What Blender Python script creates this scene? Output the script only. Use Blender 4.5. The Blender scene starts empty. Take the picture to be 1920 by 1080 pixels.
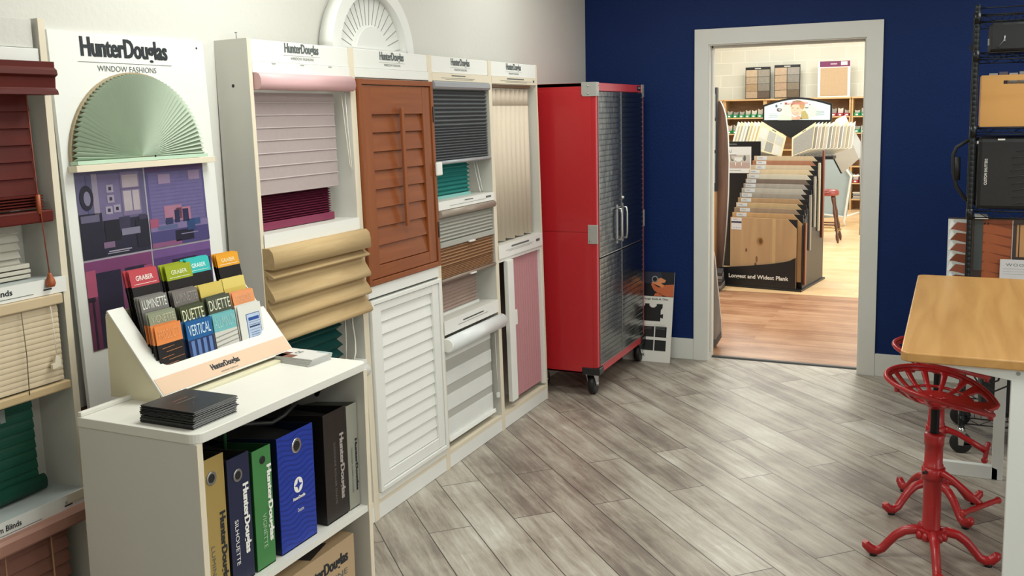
import bpy, math, random
from mathutils import Vector, Matrix
random.seed(7)
sc = bpy.context.scene
COL = sc.collection
# ------------------------------------------------------------------ camera
cam_d = bpy.data.cameras.new('camera'); cam = bpy.data.objects.new('camera', cam_d); COL.objects.link(cam)
YAW, PITCH, ROLL = 0.4335, 0.1278, -0.0207
F = Vector((-math.sin(YAW)*math.cos(PITCH), math.cos(YAW)*math.cos(PITCH), -math.sin(PITCH)))
R0 = Vector((math.cos(YAW), math.sin(YAW), 0)); U0 = R0.cross(F)
R_ = R0*math.cos(ROLL) + U0*math.sin(ROLL); U_ = -R0*math.sin(ROLL) + U0*math.cos(ROLL)
m = Matrix((R_, U_, -F)).transposed().to_4x4(); m.translation = Vector((2.2786, -6.1898, 1.656))
cam.matrix_world = m
cam_d.sensor_width = 36; cam_d.lens = 33.70; cam_d.shift_y = -0.04984; cam_d.clip_start = .05; cam_d.clip_end = 60
sc.camera = cam
# ------------------------------------------------------------------ light and exposure
sc.view_settings.view_transform = 'Standard'; sc.view_settings.look = 'None'
sc.view_settings.exposure = -0.28; sc.view_settings.gamma = 1.0
sc.view_settings.use_curve_mapping = False
w = bpy.data.worlds.new('world'); sc.world = w; w.use_nodes = True
w.node_tree.nodes['Background'].inputs[0].default_value = (.8, .88, 1, 1)
w.node_tree.nodes['Background'].inputs[1].default_value = .3
def area(name, loc, sx, sy, power, col=(.965, 1, .935), rot=(0, 0, 0)):
    l = bpy.data.lights.new(name, 'AREA'); l.shape = 'RECTANGLE'; l.size = sx; l.size_y = sy; l.energy = power; l.color = col
    o = bpy.data.objects.new(name, l); COL.objects.link(o); o.location = loc; o.rotation_euler = rot
    return o
for i, (x, y) in enumerate(((.95, -1.5), (3.2, -1.5), (.95, -3.7), (3.2, -3.7), (.95, -6.0), (3.2, -6.0))):
    area('ceiling_lamp', (x, y, 2.72), 1.2, .6, (24, 32, 38, 36, 7, 28)[i])
area('window_daylight', (4.85, -4.2, 1.6), 2.6, 1.7, 44, (.93, .97, 1), (0, math.radians(90), 0))
for x, y in ((-.4, 2.0), (1.8, 2.0), (-.4, 5.0), (1.8, 5.0), (-.4, 8.4), (1.8, 8.4)):
    area('showroom_lamp', (x, y, 3.42), 1.2, 1.2, 90, (.98, 1, .95))
area('showroom_daylight', (3.75, 4.6, 1.7), 5.5, 2.4, 130, (.92, .97, 1), (0, math.radians(90), 0))

# ------------------------------------------------------------------ materials
def lin(h):
    if isinstance(h, str):
        h = h.lstrip('#'); c = [int(h[i:i+2], 16)/255 for i in (0, 2, 4)]
    else: c = [v/255 for v in h]
    return [v/12.92 if v <= .04045 else ((v+.055)/1.055)**2.4 for v in c] + [1]
MATS = {}
def base(name):
    m = bpy.data.materials.new(name); m.use_nodes = True; nt = m.node_tree
    return m, nt, nt.nodes['Principled BSDF']
def N(nt, t, **k):
    n = nt.nodes.new(t)
    for a, b in k.items(): setattr(n, a, b)
    return n
def L(nt, a, b): nt.links.new(a, b)
def mat(col, rough=.5, metal=0, var=.04, scale=14, bump=0, bscale=60, coat=0, trans=0, sheen=0, alpha=1):
    key = (str(col), rough, metal, var, scale, bump, bscale, coat, trans, sheen, alpha)
    if key in MATS: return MATS[key]
    m, nt, b = base('m_%d' % len(MATS)); c = lin(col)
    b.inputs['Roughness'].default_value = rough; b.inputs['Metallic'].default_value = metal
    b.inputs['Coat Weight'].default_value = coat; b.inputs['Transmission Weight'].default_value = trans
    b.inputs['Alpha'].default_value = alpha
    tc = N(nt, 'ShaderNodeTexCoord'); no = N(nt, 'ShaderNodeTexNoise'); no.inputs['Scale'].default_value = scale; no.inputs['Detail'].default_value = 3
    L(nt, tc.outputs['Object'], no.inputs['Vector'])
    mx = N(nt, 'ShaderNodeMix', data_type='RGBA')
    mx.inputs[6].default_value = [v*(1-var) for v in c[:3]] + [1]; mx.inputs[7].default_value = [min(1, v*(1+var)) for v in c[:3]] + [1]
    L(nt, no.outputs['Fac'], mx.inputs[0]); L(nt, mx.outputs[2], b.inputs['Base Color'])
    if bump:
        n2 = N(nt, 'ShaderNodeTexNoise'); n2.inputs['Scale'].default_value = bscale; n2.inputs['Detail'].default_value = 2
        L(nt, tc.outputs['Object'], n2.inputs['Vector'])
        bp = N(nt, 'ShaderNodeBump'); bp.inputs['Strength'].default_value = bump; bp.inputs['Distance'].default_value = .004
        L(nt, n2.outputs['Fac'], bp.inputs['Height']); L(nt, bp.outputs['Normal'], b.inputs['Normal'])
    MATS[key] = m; return m
def wood(c1, c2, axis='z', rough=.42, scale=1.0, contrast=.5, coat=0):
    """long grain along the given axis"""
    key = ('wood', str(c1), str(c2), axis, rough, scale, contrast, coat)
    if key in MATS: return MATS[key]
    m, nt, b = base('wood_%d' % len(MATS)); b.inputs['Roughness'].default_value = rough; b.inputs['Coat Weight'].default_value = coat
    tc = N(nt, 'ShaderNodeTexCoord'); mp = N(nt, 'ShaderNodeMapping')
    s = {'x': (1.2, 16, 16), 'y': (16, 1.2, 16), 'z': (16, 16, 1.2)}[axis]
    mp.inputs['Scale'].default_value = [v*scale for v in s]
    L(nt, tc.outputs['Object'], mp.inputs['Vector'])
    no = N(nt, 'ShaderNodeTexNoise'); no.inputs['Scale'].default_value = 1.6; no.inputs['Detail'].default_value = 6; no.inputs['Distortion'].default_value = .9
    L(nt, mp.outputs['Vector'], no.inputs['Vector'])
    cr = N(nt, 'ShaderNodeValToRGB'); cr.color_ramp.elements[0].position = .5-contrast*.36; cr.color_ramp.elements[1].position = .5+contrast*.36
    cr.color_ramp.elements[0].color = lin(c2); cr.color_ramp.elements[1].color = lin(c1)
    L(nt, no.outputs['Fac'], cr.inputs['Fac']); L(nt, cr.outputs['Color'], b.inputs['Base Color'])
    MATS[key] = m; return m
def plank_mat(name, rot, shift, bw, rh, cols, mortar, rough, seamw=.0012, var_strips=True):
    m, nt, b = base(name)
    tc = N(nt, 'ShaderNodeTexCoord'); mp = N(nt, 'ShaderNodeMapping'); mp.inputs['Rotation'].default_value = (0, 0, rot); mp.inputs['Location'].default_value = shift
    L(nt, tc.outputs['Object'], mp.inputs['Vector'])
    def brick(bw, rh, off, c1, c2, mort, ms):
        br = N(nt, 'ShaderNodeTexBrick'); br.offset = off; br.offset_frequency = 2; br.squash = 1
        br.inputs['Scale'].default_value = 1; br.inputs['Brick Width'].default_value = bw; br.inputs['Row Height'].default_value = rh
        br.inputs['Mortar Size'].default_value = ms; br.inputs['Mortar Smooth'].default_value = .1
        br.inputs['Color1'].default_value = c1; br.inputs['Color2'].default_value = c2; br.inputs['Mortar'].default_value = mort
        L(nt, mp.outputs['Vector'], br.inputs['Vector']); return br
    b1 = brick(bw, rh, .37, (0, 0, 0, 1), (1, 1, 1, 1), (.5, .5, .5, 1), seamw)
    b2 = brick(bw*.61, rh/3, .41, (0, 0, 0, 1), (1, 1, 1, 1), (.5, .5, .5, 1), 0)
    st = N(nt, 'ShaderNodeMapping'); st.inputs['Scale'].default_value = (1.6, 17, 1); L(nt, mp.outputs['Vector'], st.inputs['Vector'])
    off = N(nt, 'ShaderNodeVectorMath', operation='ADD'); L(nt, st.outputs['Vector'], off.inputs[0])
    sc_ = N(nt, 'ShaderNodeVectorMath', operation='SCALE'); sc_.inputs['Scale'].default_value = 7.3; L(nt, b1.outputs['Color'], sc_.inputs[0]); L(nt, sc_.outputs[0], off.inputs[1])
    g = N(nt, 'ShaderNodeTexNoise'); g.inputs['Scale'].default_value = 1.5; g.inputs['Detail'].default_value = 8; g.inputs['Roughness'].default_value = .62; g.inputs['Distortion'].default_value = .5
    L(nt, off.outputs[0], g.inputs['Vector'])
    pt = N(nt, 'ShaderNodeTexNoise'); pt.inputs['Scale'].default_value = 3.4; pt.inputs['Detail'].default_value = 3
    L(nt, mp.outputs['Vector'], pt.inputs['Vector'])
    def math_(op, a, b_):
        n = N(nt, 'ShaderNodeMath', operation=op)
        for k, v in enumerate((a, b_)):
            if isinstance(v, (int, float)): n.inputs[k].default_value = v
            else: L(nt, v, n.inputs[k])
        return n.outputs[0]
    m2 = N(nt, 'ShaderNodeMapping'); m2.inputs['Scale'].default_value = (4, 42, 1); L(nt, mp.outputs['Vector'], m2.inputs['Vector'])
    g2 = N(nt, 'ShaderNodeTexNoise'); g2.inputs['Scale'].default_value = 2.6; g2.inputs['Detail'].default_value = 10; g2.inputs['Roughness'].default_value = .7; g2.inputs['Distortion'].default_value = 1.2
    L(nt, m2.outputs['Vector'], g2.inputs['Vector'])
    vo = N(nt, 'ShaderNodeTexVoronoi'); vo.inputs['Scale'].default_value = 2.7; m3 = N(nt, 'ShaderNodeMapping'); m3.inputs['Scale'].default_value = (1, 1.7, 1); L(nt, mp.outputs['Vector'], m3.inputs['Vector']); L(nt, m3.outputs['Vector'], vo.inputs['Vector'])
    kn = N(nt, 'ShaderNodeMapRange'); kn.inputs['From Min'].default_value = .015; kn.inputs['From Max'].default_value = .055; kn.inputs['To Min'].default_value = .20; kn.inputs['To Max'].default_value = 0; L(nt, vo.outputs['Distance'], kn.inputs['Value'])
    t = math_('ADD', math_('MULTIPLY', g.outputs['Fac'], .75), math_('MULTIPLY', b1.outputs['Color'], .22))
    t = math_('ADD', t, math_('MULTIPLY', b2.outputs['Color'], .11))
    t = math_('ADD', t, math_('MULTIPLY', pt.outputs['Fac'], .55)); t = math_('SUBTRACT', t, .60); t = math_('ADD', t, math_('MULTIPLY', g2.outputs['Fac'], .46)); t = math_('SUBTRACT', t, kn.outputs[0])
    cr = N(nt, 'ShaderNodeValToRGB'); els = cr.color_ramp.elements
    while len(els) < len(cols): els.new(.5)
    for e, (p, c) in zip(els, cols): e.position = p; e.color = lin(c)
    L(nt, t, cr.inputs['Fac'])
    mx = N(nt, 'ShaderNodeMix', data_type='RGBA'); mx.inputs[7].default_value = lin(mortar)
    L(nt, b1.outputs['Fac'], mx.inputs[0]); L(nt, cr.outputs['Color'], mx.inputs[6]); L(nt, mx.outputs[2], b.inputs['Base Color'])
    b.inputs['Roughness'].default_value = rough
    bp = N(nt, 'ShaderNodeBump'); bp.inputs['Strength'].default_value = .12; bp.inputs['Distance'].default_value = .002; L(nt, g.outputs['Fac'], bp.inputs['Height']); L(nt, bp.outputs['Normal'], b.inputs['Normal'])
    return m
def block_mat():
    m, nt, b = base('painted_block')
    tc = N(nt, 'ShaderNodeTexCoord'); sp = N(nt, 'ShaderNodeSeparateXYZ'); cb = N(nt, 'ShaderNodeCombineXYZ')
    L(nt, tc.outputs['Object'], sp.inputs[0]); L(nt, sp.outputs[0], cb.inputs[0]); L(nt, sp.outputs[2], cb.inputs[1])
    br = N(nt, 'ShaderNodeTexBrick'); br.offset = .5
    for k, v in (('Scale', 1), ('Brick Width', .406), ('Row Height', .203), ('Mortar Size', .006), ('Mortar Smooth', .3)): br.inputs[k].default_value = v
    br.inputs['Color1'].default_value = lin('#d6d5c8'); br.inputs['Color2'].default_value = lin('#cfcfc2'); br.inputs['Mortar'].default_value = lin('#e2e1d6')
    L(nt, cb.outputs[0], br.inputs['Vector']); L(nt, br.outputs['Color'], b.inputs['Base Color']); b.inputs['Roughness'].default_value = .6
    return m
WHITE = mat('#dedcd4', .45, var=.02); LAM = mat('#cfcdc5', .5, var=.02, bump=.04, bscale=200); CREAM = mat('#ddd2bc', .5, var=.05)
SHOW = mat('#e3e3de', .4, var=.015); PAINTW = mat('#d8d8d2', .42, var=.02); BLACK = mat('#101012', .5); BLK = mat('#17181a', .35)
INK = mat('#1c2228', .5); INKG = mat('#59605f', .5); INKL = mat('#9fa19c', .6); WINK = mat('#eceae4', .5); CORD = mat('#d8d3c6', .6)
CHROME = mat('#c9c9c9', .22, 1); STEEL = mat('#9a9c9c', .38, 1); DARKINT = mat('#1b1a19', .7)

# ------------------------------------------------------------------ mesh helpers
OFF = {}                       # origin in authoring coordinates of each thing / part
LEAN = 0.02; PLEAN = 0.05
class MB:
    def __init__(s): s.v = []; s.f = []; s.m = []; s.mats = []; s.sm = []
    def mi(s, mt):
        if mt not in s.mats: s.mats.append(mt)
        return s.mats.index(mt)
    def add(s, vs, fs, mt, smooth=False):
        k = len(s.v); s.v += [tuple(v) for v in vs]; i = s.mi(mt)
        for f in fs: s.f.append([k+a for a in f]); s.m.append(i); s.sm.append(smooth)
        return s
    def box(s, x0, x1, y0, y1, z0, z1, mt):
        x0, x1 = sorted((x0, x1)); y0, y1 = sorted((y0, y1)); z0, z1 = sorted((z0, z1))
        return s.add([(x, y, z) for x in (x0, x1) for y in (y0, y1) for z in (z0, z1)],
                     [(0, 1, 3, 2), (4, 6, 7, 5), (0, 4, 5, 1), (2, 3, 7, 6), (0, 2, 6, 4), (1, 5, 7, 3)], mt)
    def prism(s, o, u, v, n, pts, mt, smooth=False):
        o, u, v, n = map(Vector, (o, u, v, n)); a = [o+u*p[0]+v*p[1] for p in pts]; k = len(a)
        fs = [list(range(k))[::-1], list(range(k, 2*k))]
        s.add(a+[p+n for p in a], fs, mt)
        b = len(s.v)-2*k; i = s.mi(mt)
        for j in range(k): s.f.append([b+j, b+(j+1) % k, b+k+(j+1) % k, b+k+j]); s.m.append(i); s.sm.append(smooth)
        return s
    def poly(s, o, u, v, pts, mt):
        o, u, v = map(Vector, (o, u, v)); a = [o+u*p[0]+v*p[1] for p in pts]
        return s.add(a, [list(range(len(a)))], mt)
    def rect(s, o, u, v, x0, x1, y0, y1, mt): return s.poly(o, u, v, [(x0, y0), (x1, y0), (x1, y1), (x0, y1)], mt)
    def ell(s, o, u, v, cx, cy, rx, ry, mt, n=18, a0=0, a1=2*math.pi):
        full = abs(a1-a0-2*math.pi) < 1e-6
        return s.poly(o, u, v, [(cx+rx*math.cos(a0+(a1-a0)*k/(n if full else n-1)), cy+ry*math.sin(a0+(a1-a0)*k/(n if full else n-1))) for k in range(n)], mt)
    def tube(s, path, r, mt, seg=8, close=False):
        P = [Vector(p) for p in path]; n = len(P); rr = r if isinstance(r, (list, tuple)) else [r]*n
        t0 = (P[1]-P[0]).normalized(); up = Vector((0, 0, 1)) if abs(t0.z) < .9 else Vector((1, 0, 0)); x = t0.cross(up).normalized()
        vs = []
        for i in range(n):
            if close: t = P[(i+1) % n]-P[i-1]
            else: t = P[min(i+1, n-1)]-P[max(i-1, 0)]
            t = t.normalized() if t.length > 1e-9 else t0
            x = (x-t*x.dot(t)).normalized(); y = t.cross(x)
            for k in range(seg):
                a = 2*math.pi*k/seg; vs.append(P[i]+(x*math.cos(a)+y*math.sin(a))*rr[i])
        fs = []; last = n if close else n-1
        for i in range(last):
            j = (i+1) % n
            for k in range(seg): fs.append((i*seg+k, i*seg+(k+1) % seg, j*seg+(k+1) % seg, j*seg+k))
        s.add(vs, fs, mt, True)
        if not close: 
            b = len(s.v)-len(vs); i = s.mi(mt)
            s.f.append([b+k for k in range(seg)][::-1]); s.m.append(i); s.sm.append(False)
            s.f.append([b+(n-1)*seg+k for k in range(seg)]); s.m.append(i); s.sm.append(False)
        return s
    def lathe(s, c, prof, mt, seg=20, ax='z'):
        vs = []
        for r, z in prof:
            for k in range(seg):
                a = 2*math.pi*k/seg; p, q = r*math.cos(a), r*math.sin(a)
                vs.append({'z': (c[0]+p, c[1]+q, c[2]+z), 'x': (c[0]+z, c[1]+p, c[2]+q), 'y': (c[0]+q, c[1]+z, c[2]+p)}[ax])
        fs = []
        for i in range(len(prof)-1):
            for k in range(seg): fs.append((i*seg+k, i*seg+(k+1) % seg, (i+1)*seg+(k+1) % seg, (i+1)*seg+k))
        s.add(vs, fs, mt, True); b = len(s.v)-len(vs); i = s.mi(mt); n = len(prof)
        for q, rev in ((0, True), (n-1, False)):
            if prof[q][0] > 1e-5:
                l = [b+q*seg+k for k in range(seg)]; s.f.append(l[::-1] if rev else l); s.m.append(i); s.sm.append(False)
        return s
    def build(s, name, parent=None, origin=None, bevel=0, solid=0, recalc=True):
        off = Vector(origin) if origin is not None else OFF.get(parent.name, Vector()) if parent else Vector()
        me = bpy.data.meshes.new(name)
        me.from_pydata([tuple(Vector(v)-off) for v in s.v], [], s.f)
        for mt in s.mats: me.materials.append(mt)
        me.polygons.foreach_set('material_index', s.m); me.polygons.foreach_set('use_smooth', s.sm)
        me.update()
        if recalc:
            import bmesh
            bm = bmesh.new(); bm.from_mesh(me); bmesh.ops.recalc_face_normals(bm, faces=bm.faces); bm.to_mesh(me); bm.free()
        o = bpy.data.objects.new(name, me); COL.objects.link(o)
        if parent: o.parent = parent
        OFF[o.name] = off
        if solid:
            md = o.modifiers.new('s', 'SOLIDIFY'); md.thickness = solid; md.offset = 0
        if bevel:
            md = o.modifiers.new('b', 'BEVEL'); md.width = bevel; md.segments = 2; md.limit_method = 'ANGLE'; md.angle_limit = math.radians(50)
        return o
def props(o, label, cat, group=None, kind=None):
    if label: o['label'] = label
    if cat: o['category'] = cat
    if group: o['group'] = group
    if kind: o['kind'] = kind
    return o
def thing(name, label, cat, origin, group=None, rot=(0, 0, 0), frame=None):
    """Empty at the base. origin is in authoring coordinates; frame 'D' = leaning display front, 'P' = poster board"""
    o = bpy.data.objects.new(name, None); COL.objects.link(o); o.empty_display_size = .1
    if frame == 'D':
        o.location = Vector((.166, 0, 0)) + Matrix.Rotation(-LEAN, 3, 'Y') @ Vector(origin); o.rotation_euler = (0, -LEAN, 0)
    elif frame == 'P':
        o.location = Vector((.0958, 0, 0)) + Matrix.Rotation(-PLEAN, 3, 'Y') @ Vector(origin); o.rotation_euler = (0, -PLEAN, 0)
    else:
        o.location = origin; o.rotation_euler = rot
    OFF[o.name] = Vector(origin) if frame or rot == (0, 0, 0) else Vector()
    return props(o, label, cat, group)
def struct(name, mb, bevel=0):
    o = mb.build(name, None, (0, 0, 0), bevel); o['kind'] = 'structure'; return o
def txt(parent, s, o, u, v, w, h, mt, bold=0, name='lettering', space=1.0):
    """flat lettering: its box starts at o, runs w along u and h along v"""
    cu = bpy.data.curves.new('t', 'FONT'); cu.body = s; cu.size = 1; cu.offset = bold if bold < .03 else .018; cu.space_character = space; cu.resolution_u = 3
    ob = bpy.data.objects.new('t', cu); COL.objects.link(ob)
    bpy.context.view_layer.update()
    me0 = ob.evaluated_get(bpy.context.evaluated_depsgraph_get()).to_mesh()
    vs = [v_.co.copy() for v_ in me0.vertices]; fs = [list(p.vertices) for p in me0.polygons]
    bpy.data.objects.remove(ob); bpy.data.curves.remove(cu)
    x0 = min(p.x for p in vs); x1 = max(p.x for p in vs); y0 = min(p.y for p in vs); y1 = max(p.y for p in vs)
    o, u, v = map(Vector, (o, u, v)); mb = MB(); xb = .075 if bold >= .03 else .0; nn = u.cross(v).normalized()*.00012
    for d in ((0, .5, 1) if xb else (0,)):
        mb.add([o+nn*d*2+u*((p.x-x0+d*xb)/(x1-x0+xb)*w)+v*((p.y-y0)/(y1-y0)*h) for p in vs], fs, mt)
    return mb.build(name, parent, recalc=False)
def copy_tree(o, parent=None):
    c = o.copy(); COL.objects.link(c); c.parent = parent
    for ch in [k for k in list(COL.objects) if k.parent == o]: copy_tree(ch, c)
    return c
Y = (0, 1, 0); Z = (0, 0, 1); X = (1, 0, 0)
def nz(z): return (0, 0, -z)

# ------------------------------------------------------------------ room shell
FLOOR = plank_mat('weathered_plank', math.pi/4, (0, 1.3, 0), 1.22, .181,
    [(.03, '#574c44'), (.30, '#80766c'), (.45, '#9c9386'), (.60, '#afa99d'), (.78, '#c9c6bd')], '#3f3935', .40, .0022)
REDF = plank_mat('reddish_plank', 0, (.3, 0, 0), 1.3, .10,
    [(.1, '#74472e'), (.35, '#966a4b'), (.55, '#ab8161'), (.8, '#bb9474')], '#6a432c', .32, .0008)
MAPLE = plank_mat('maple_plank', 0, (.1, 0, 0), 1.6, .14,
    [(.0, '#c69b66'), (.35, '#d6b182'), (.6, '#e0c298'), (.9, '#e8d0ac')], '#b48a58', .35, .0008)
WALLW = mat('#cdcbc4', .7, var=.02, scale=3, bump=.35, bscale=45)
NAVY = mat('#0a2558', .6, var=.06, scale=4, bump=.35, bscale=70)
NAVY.node_tree.nodes['Principled BSDF'].inputs['Specular IOR Level'].default_value = .2
struct('floor', MB().box(-.3, 5.0, -8, .1, -.05, 0, FLOOR))
struct('floor.001', MB().box(-3, 4, .1, 2.54, -.05, 0, REDF))
struct('floor.002', MB().box(-3, 4, 2.54, 10.6, -.05, 0, MAPLE))
struct('wall_left', MB().box(-.15, -.012, -8, 0, 0, 2.75, WALLW))
DX0, DX1, DZ = .829, 1.777, 2.066
wb = MB()
wb.prism((0, 0, 0), X, Z, (0, .13, 0), [(-.15, 0), (DX0-.01, 0), (DX0-.01, DZ+.01), (DX1+.01, DZ+.01), (DX1+.01, 0), (5.0, 0), (5.0, 2.75), (-.15, 2.75)], NAVY)
struct('wall_back', wb)
struct('wall_right', MB().box(4.9, 5.0, -8, 0, 0, 2.75, WALLW))
struct('wall_front', MB().box(-.15, 5.0, -8.1, -8, 0, 2.75, WALLW))
struct('ceiling', MB().box(-.15, 5.0, -8, .13, 2.75, 2.85, mat('#dcdad4', .8)))
struct('wall_showroom_left', MB().box(-3.1, -3, .13, 10.6, 0, 3.5, PAINTW))
struct('wall_showroom_right', MB().box(4, 4.1, .13, 10.6, 0, 3.5, PAINTW))
struct('wall_showroom_back', MB().box(-3.1, 4.1, 10.5, 10.6, 0, 3.5, block_mat()))
struct('wall_showroom_front', MB().box(-3.1, -.15, .13, .14, 0, 3.5, PAINTW).box(-.15, 4.1, .131, .14, 2.2, 3.5, PAINTW))
struct('ceiling.001', MB().box(-3.1, 4.1, .13, 10.6, 3.5, 3.6, PAINTW))
# door casing, jamb, baseboards
struct('trim_1', MB().prism((0, -.02, 0), X, Z, (0, .02, 0), [(.739, 0), (.829, 0), (.829, DZ), (1.777, DZ), (1.777, 0), (1.872, 0), (1.872, 2.165), (.739, 2.165)], PAINTW), .002)
struct('door_1', MB().box(DX0-.01, DX0+.006, -.012, .145, 0, DZ, PAINTW).box(DX1-.006, DX1+.01, -.012, .145, 0, DZ, PAINTW)
       .box(DX0, DX1, -.012, .145, DZ-.006, DZ+.01, PAINTW).box(DX0+.006, DX0+.018, .045, .09, .05, DZ, WHITE).box(DX1-.014, DX1-.006, .045, .09, 0, DZ, WHITE)
       .box(DX0, DX1, .045, .09, DZ-.02, DZ, WHITE), .0015)
struct('trim_2', MB().prism((DX0+.006, 0, 0), Y, Z, (.93, 0, 0), [(.09, 0), (.155, 0), (.14, .006), (.10, .009)], mat('#2c2d2b', .5)))
struct('baseboard_back', MB().box(0, .739, -.015, 0, 0, .14, PAINTW), .002)
struct('baseboard_back_right', MB().box(1.872, 4.9, -.015, 0, 0, .14, PAINTW), .002)
struct('baseboard_left', MB().box(-.012, .003, -1.17, 0, 0, .14, PAINTW), .002)

# ------------------------------------------------------------------ display units
D = 'D'; DEP = .14
def hd_logo(p, x, yc, z0, w, h, sub='WINDOW FASHIONS', mt=None, mts=None, subspace=1.0):
    """two-line firm logo centred at yc, reading along +y"""
    txt(p, 'HunterDouglas', (x, yc-w/2, z0+h*.27), Y, Z, w, h*.84, mt or INK, .035)
    MB().rect((x, 0, 0), Y, Z, yc-w*.54, yc+w*.54, z0+h*.28, z0+h*.295, INKG).build('rule', p)
    txt(p, sub, (x, yc-w*.34, z0), Y, Z, w*.68, h*.19, mts or INKG, 0, space=subspace)
def unit(y0, y1, label, band_rows, logo_w, logo_mt, mid=None, left_header=False, base_z=.085):
    o = thing('display_unit', label, 'display unit', (0, y0, 0), 'shutter and shade display units', frame=D)
    t = .018; H = 1.925
    for a, b in ((y0, y0+t), (y1-t, y1)):
        MB().box(-DEP, -.002, a, b, 0, H, LAM).box(-.002, 0, a, b, 0, H, CREAM).build('side_panel', o)
    MB().box(-DEP, -DEP+.005, y0+t, y1-t, .0, H-.01, LAM).build('back_panel', o)
    h = MB().box(-.02, -.002, y0+t, y1-t, 1.85, H-.002, SHOW).build('header_panel', o, bevel=.0015)
    if logo_w: hd_logo(h, -.0012, (y0+y1)/2-.005, 1.862, logo_w, .052, mt=logo_mt)
    b = MB().box(-.02, .002, y0+t, y1-t, 1.812, 1.849, SHOW if not band_rows else CREAM).build('header_strip', o, bevel=.001)
    if band_rows:
        k = MB()
        for (a, c, z, th) in band_rows: k.rect((.0028, 0, 0), Y, Z, y0+a, y0+c, z, z+th, INKG)
        k.build('print', b)
    if mid:
        z0, z1, rows = mid
        s = MB().box(-DEP, .003, y0+t, y1-t, z0, z1, LAM).box(.003, .005, y0+t-.004, y1-t+.004, z0, z1, SHOW).build('shelf', o)
        if rows:
            k = MB()
            for (a, c, z, th) in rows: k.rect((.0058, 0, 0), Y, Z, y0+a, y0+c, z, z+th, INKG)
            k.build('print', s)
    MB().box(-DEP, -.001, y0+t, y1-t, base_z-.02, base_z, CREAM).box(-.02, -.001, y0+t, y1-t, .002, base_z-.02, SHOW).build('base', o)
    return o
U0, U1, U2, U3, U4 = -3.61, -3.003, -2.386, -1.774, -1.168
u1 = unit(U0, U1, 'white display unit nearest the low bookcase, holding the sand coloured roman shade', None, .20, INKG, (1.216, 1.262, None))
MB().ell((-.07, U0-.0006, 0), X, Z, 0, 1.77, .006, .006, BLACK, 10).build('shelf_pin_hole', u1)
k = MB().tube([(-.05, U0+.009, 1.924), (-.05, U0+.009, 1.946)], .0016, STEEL, 6).lathe((-.05, U0+.009, 1.944), [(.002, 0), (.0048, .002), (.0048, .004)], STEEL, 8).build('screw', u1)
k = MB()
for a in (.12, .28, .45): k.box(.0018, .0035, U0+a, U0+a+.02, 1.843, 1.847, INKL)
k.build('clip', u1)
u2 = unit(U1, U2, 'tall white display unit holding the orange brown wood shutter above a white shutter', None, .19, INKG)
MB().box(-.02, .006, U1+.018, U2-.018, .925, .972, SHOW).build('rail', u2, bevel=.001)
MB().box(-.008, .004, U1+.018, U2-.018, .085, .112, WHITE).build('door_stop', u2)
u3 = unit(U2, U3, 'tall white display unit holding the dark grey honeycomb shade and the banded shade',
          [(.2, .34, 1.836, .005), (.1, .44, 1.826, .0015), (.14, .42, 1.820, .0015)], .19, INKG,
          (1.222, 1.262, [(.27, .36, 1.248, .005), (.12, .5, 1.236, .0015), (.5, .56, 1.24, .01)]))
k = MB().box(-DEP, .003, U2+.018, U3-.018, .64, .705, LAM).box(.003, .005, U2+.014, U3-.014, .64, .705, SHOW).build('shelf', u3)
MB().rect((.0058, 0, 0), Y, Z, U2+.2, U2+.42, .675, .681, INK).rect((.0058, 0, 0), Y, Z, U2+.15, U2+.47, .664, .666, INKG).build('print', k)
u4 = unit(U3, U4, 'tall white display unit beside the red cabinet, with cream vertical sheer and pink panel',
          [(.2, .42, 1.836, .006), (.12, .52, 1.827, .0015), (.18, .46, 1.821, .0015), (.54, .56, 1.825, .012)], .19, INKG,
          (.908, .978, [(.17, .40, .954, .009), (.10, .46, .943, .0015), (.13, .44, .936, .0015), (.5, .55, .94, .014)]))
# far left unit
L0, L1 = -5.005, -4.395
ul = thing('display_unit', 'white display unit at the left edge with cherry, cream, green and dusty pink blinds', 'display unit', (0, L0, 0), 'shutter and shade display units', frame=D)
for a, b in ((L0, L0+.018), (L1-.02, L1)):
    MB().box(-DEP, -.002, a, b, 0, 1.925, LAM).box(-.002, 0, a, b, 0, 1.925, CREAM).build('side_panel', ul)
MB().box(-DEP, -DEP+.005, L0+.018, L1-.02, 0, 1.915, LAM).build('back_panel', ul)
MB().box(-.03, -.012, L0+.018, L1-.03, 1.85, 1.922, WALLW).build('header_panel', ul, bevel=.001)
MB().box(-.03, -.004, L0+.018, L1-.022, 1.808, 1.848, SHOW).build('header_strip', ul, bevel=.001)
def lshelf(z0, z1, word, x):
    s = MB().box(-DEP, .003, L0+.018, L1-.02, z0, z1, mat('#b9c0bf', .4)).box(.003, .006, L0+.014, L1-.014, z0, z1, SHOW).build('shelf', ul)
    txt(s, word, (.0068, x, z0+.017), Y, Z, .13, .015, INK, .02)
    MB().rect((.0068, 0, 0), Y, Z, x-.05, x+.19, z0+.008, z0+.0095, INKG).rect((.0068, 0, 0), Y, Z, L1-.085, L1-.06, z0+.012, z0+.016, INK).rect((.0068, 0, 0), Y, Z, L1-.082, L1-.063, z0+.018, z0+.026, INKL).build('print', s)
    return s
lshelf(1.214, 1.255, 'Wood Blinds', -4.70)
s_ = lshelf(.63, .672, 'Aluminum Blinds', -4.74)
MB().box(.0062, .0072, L1-.075, L1-.016, .648, .671, CREAM).build('label_tab', s_)
MB().box(-DEP, 0, L0+.018, L1-.02, .04, .06, CREAM).box(-.02, 0, L0+.018, L1-.02, 0, .04, SHOW).build('base', ul)

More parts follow.
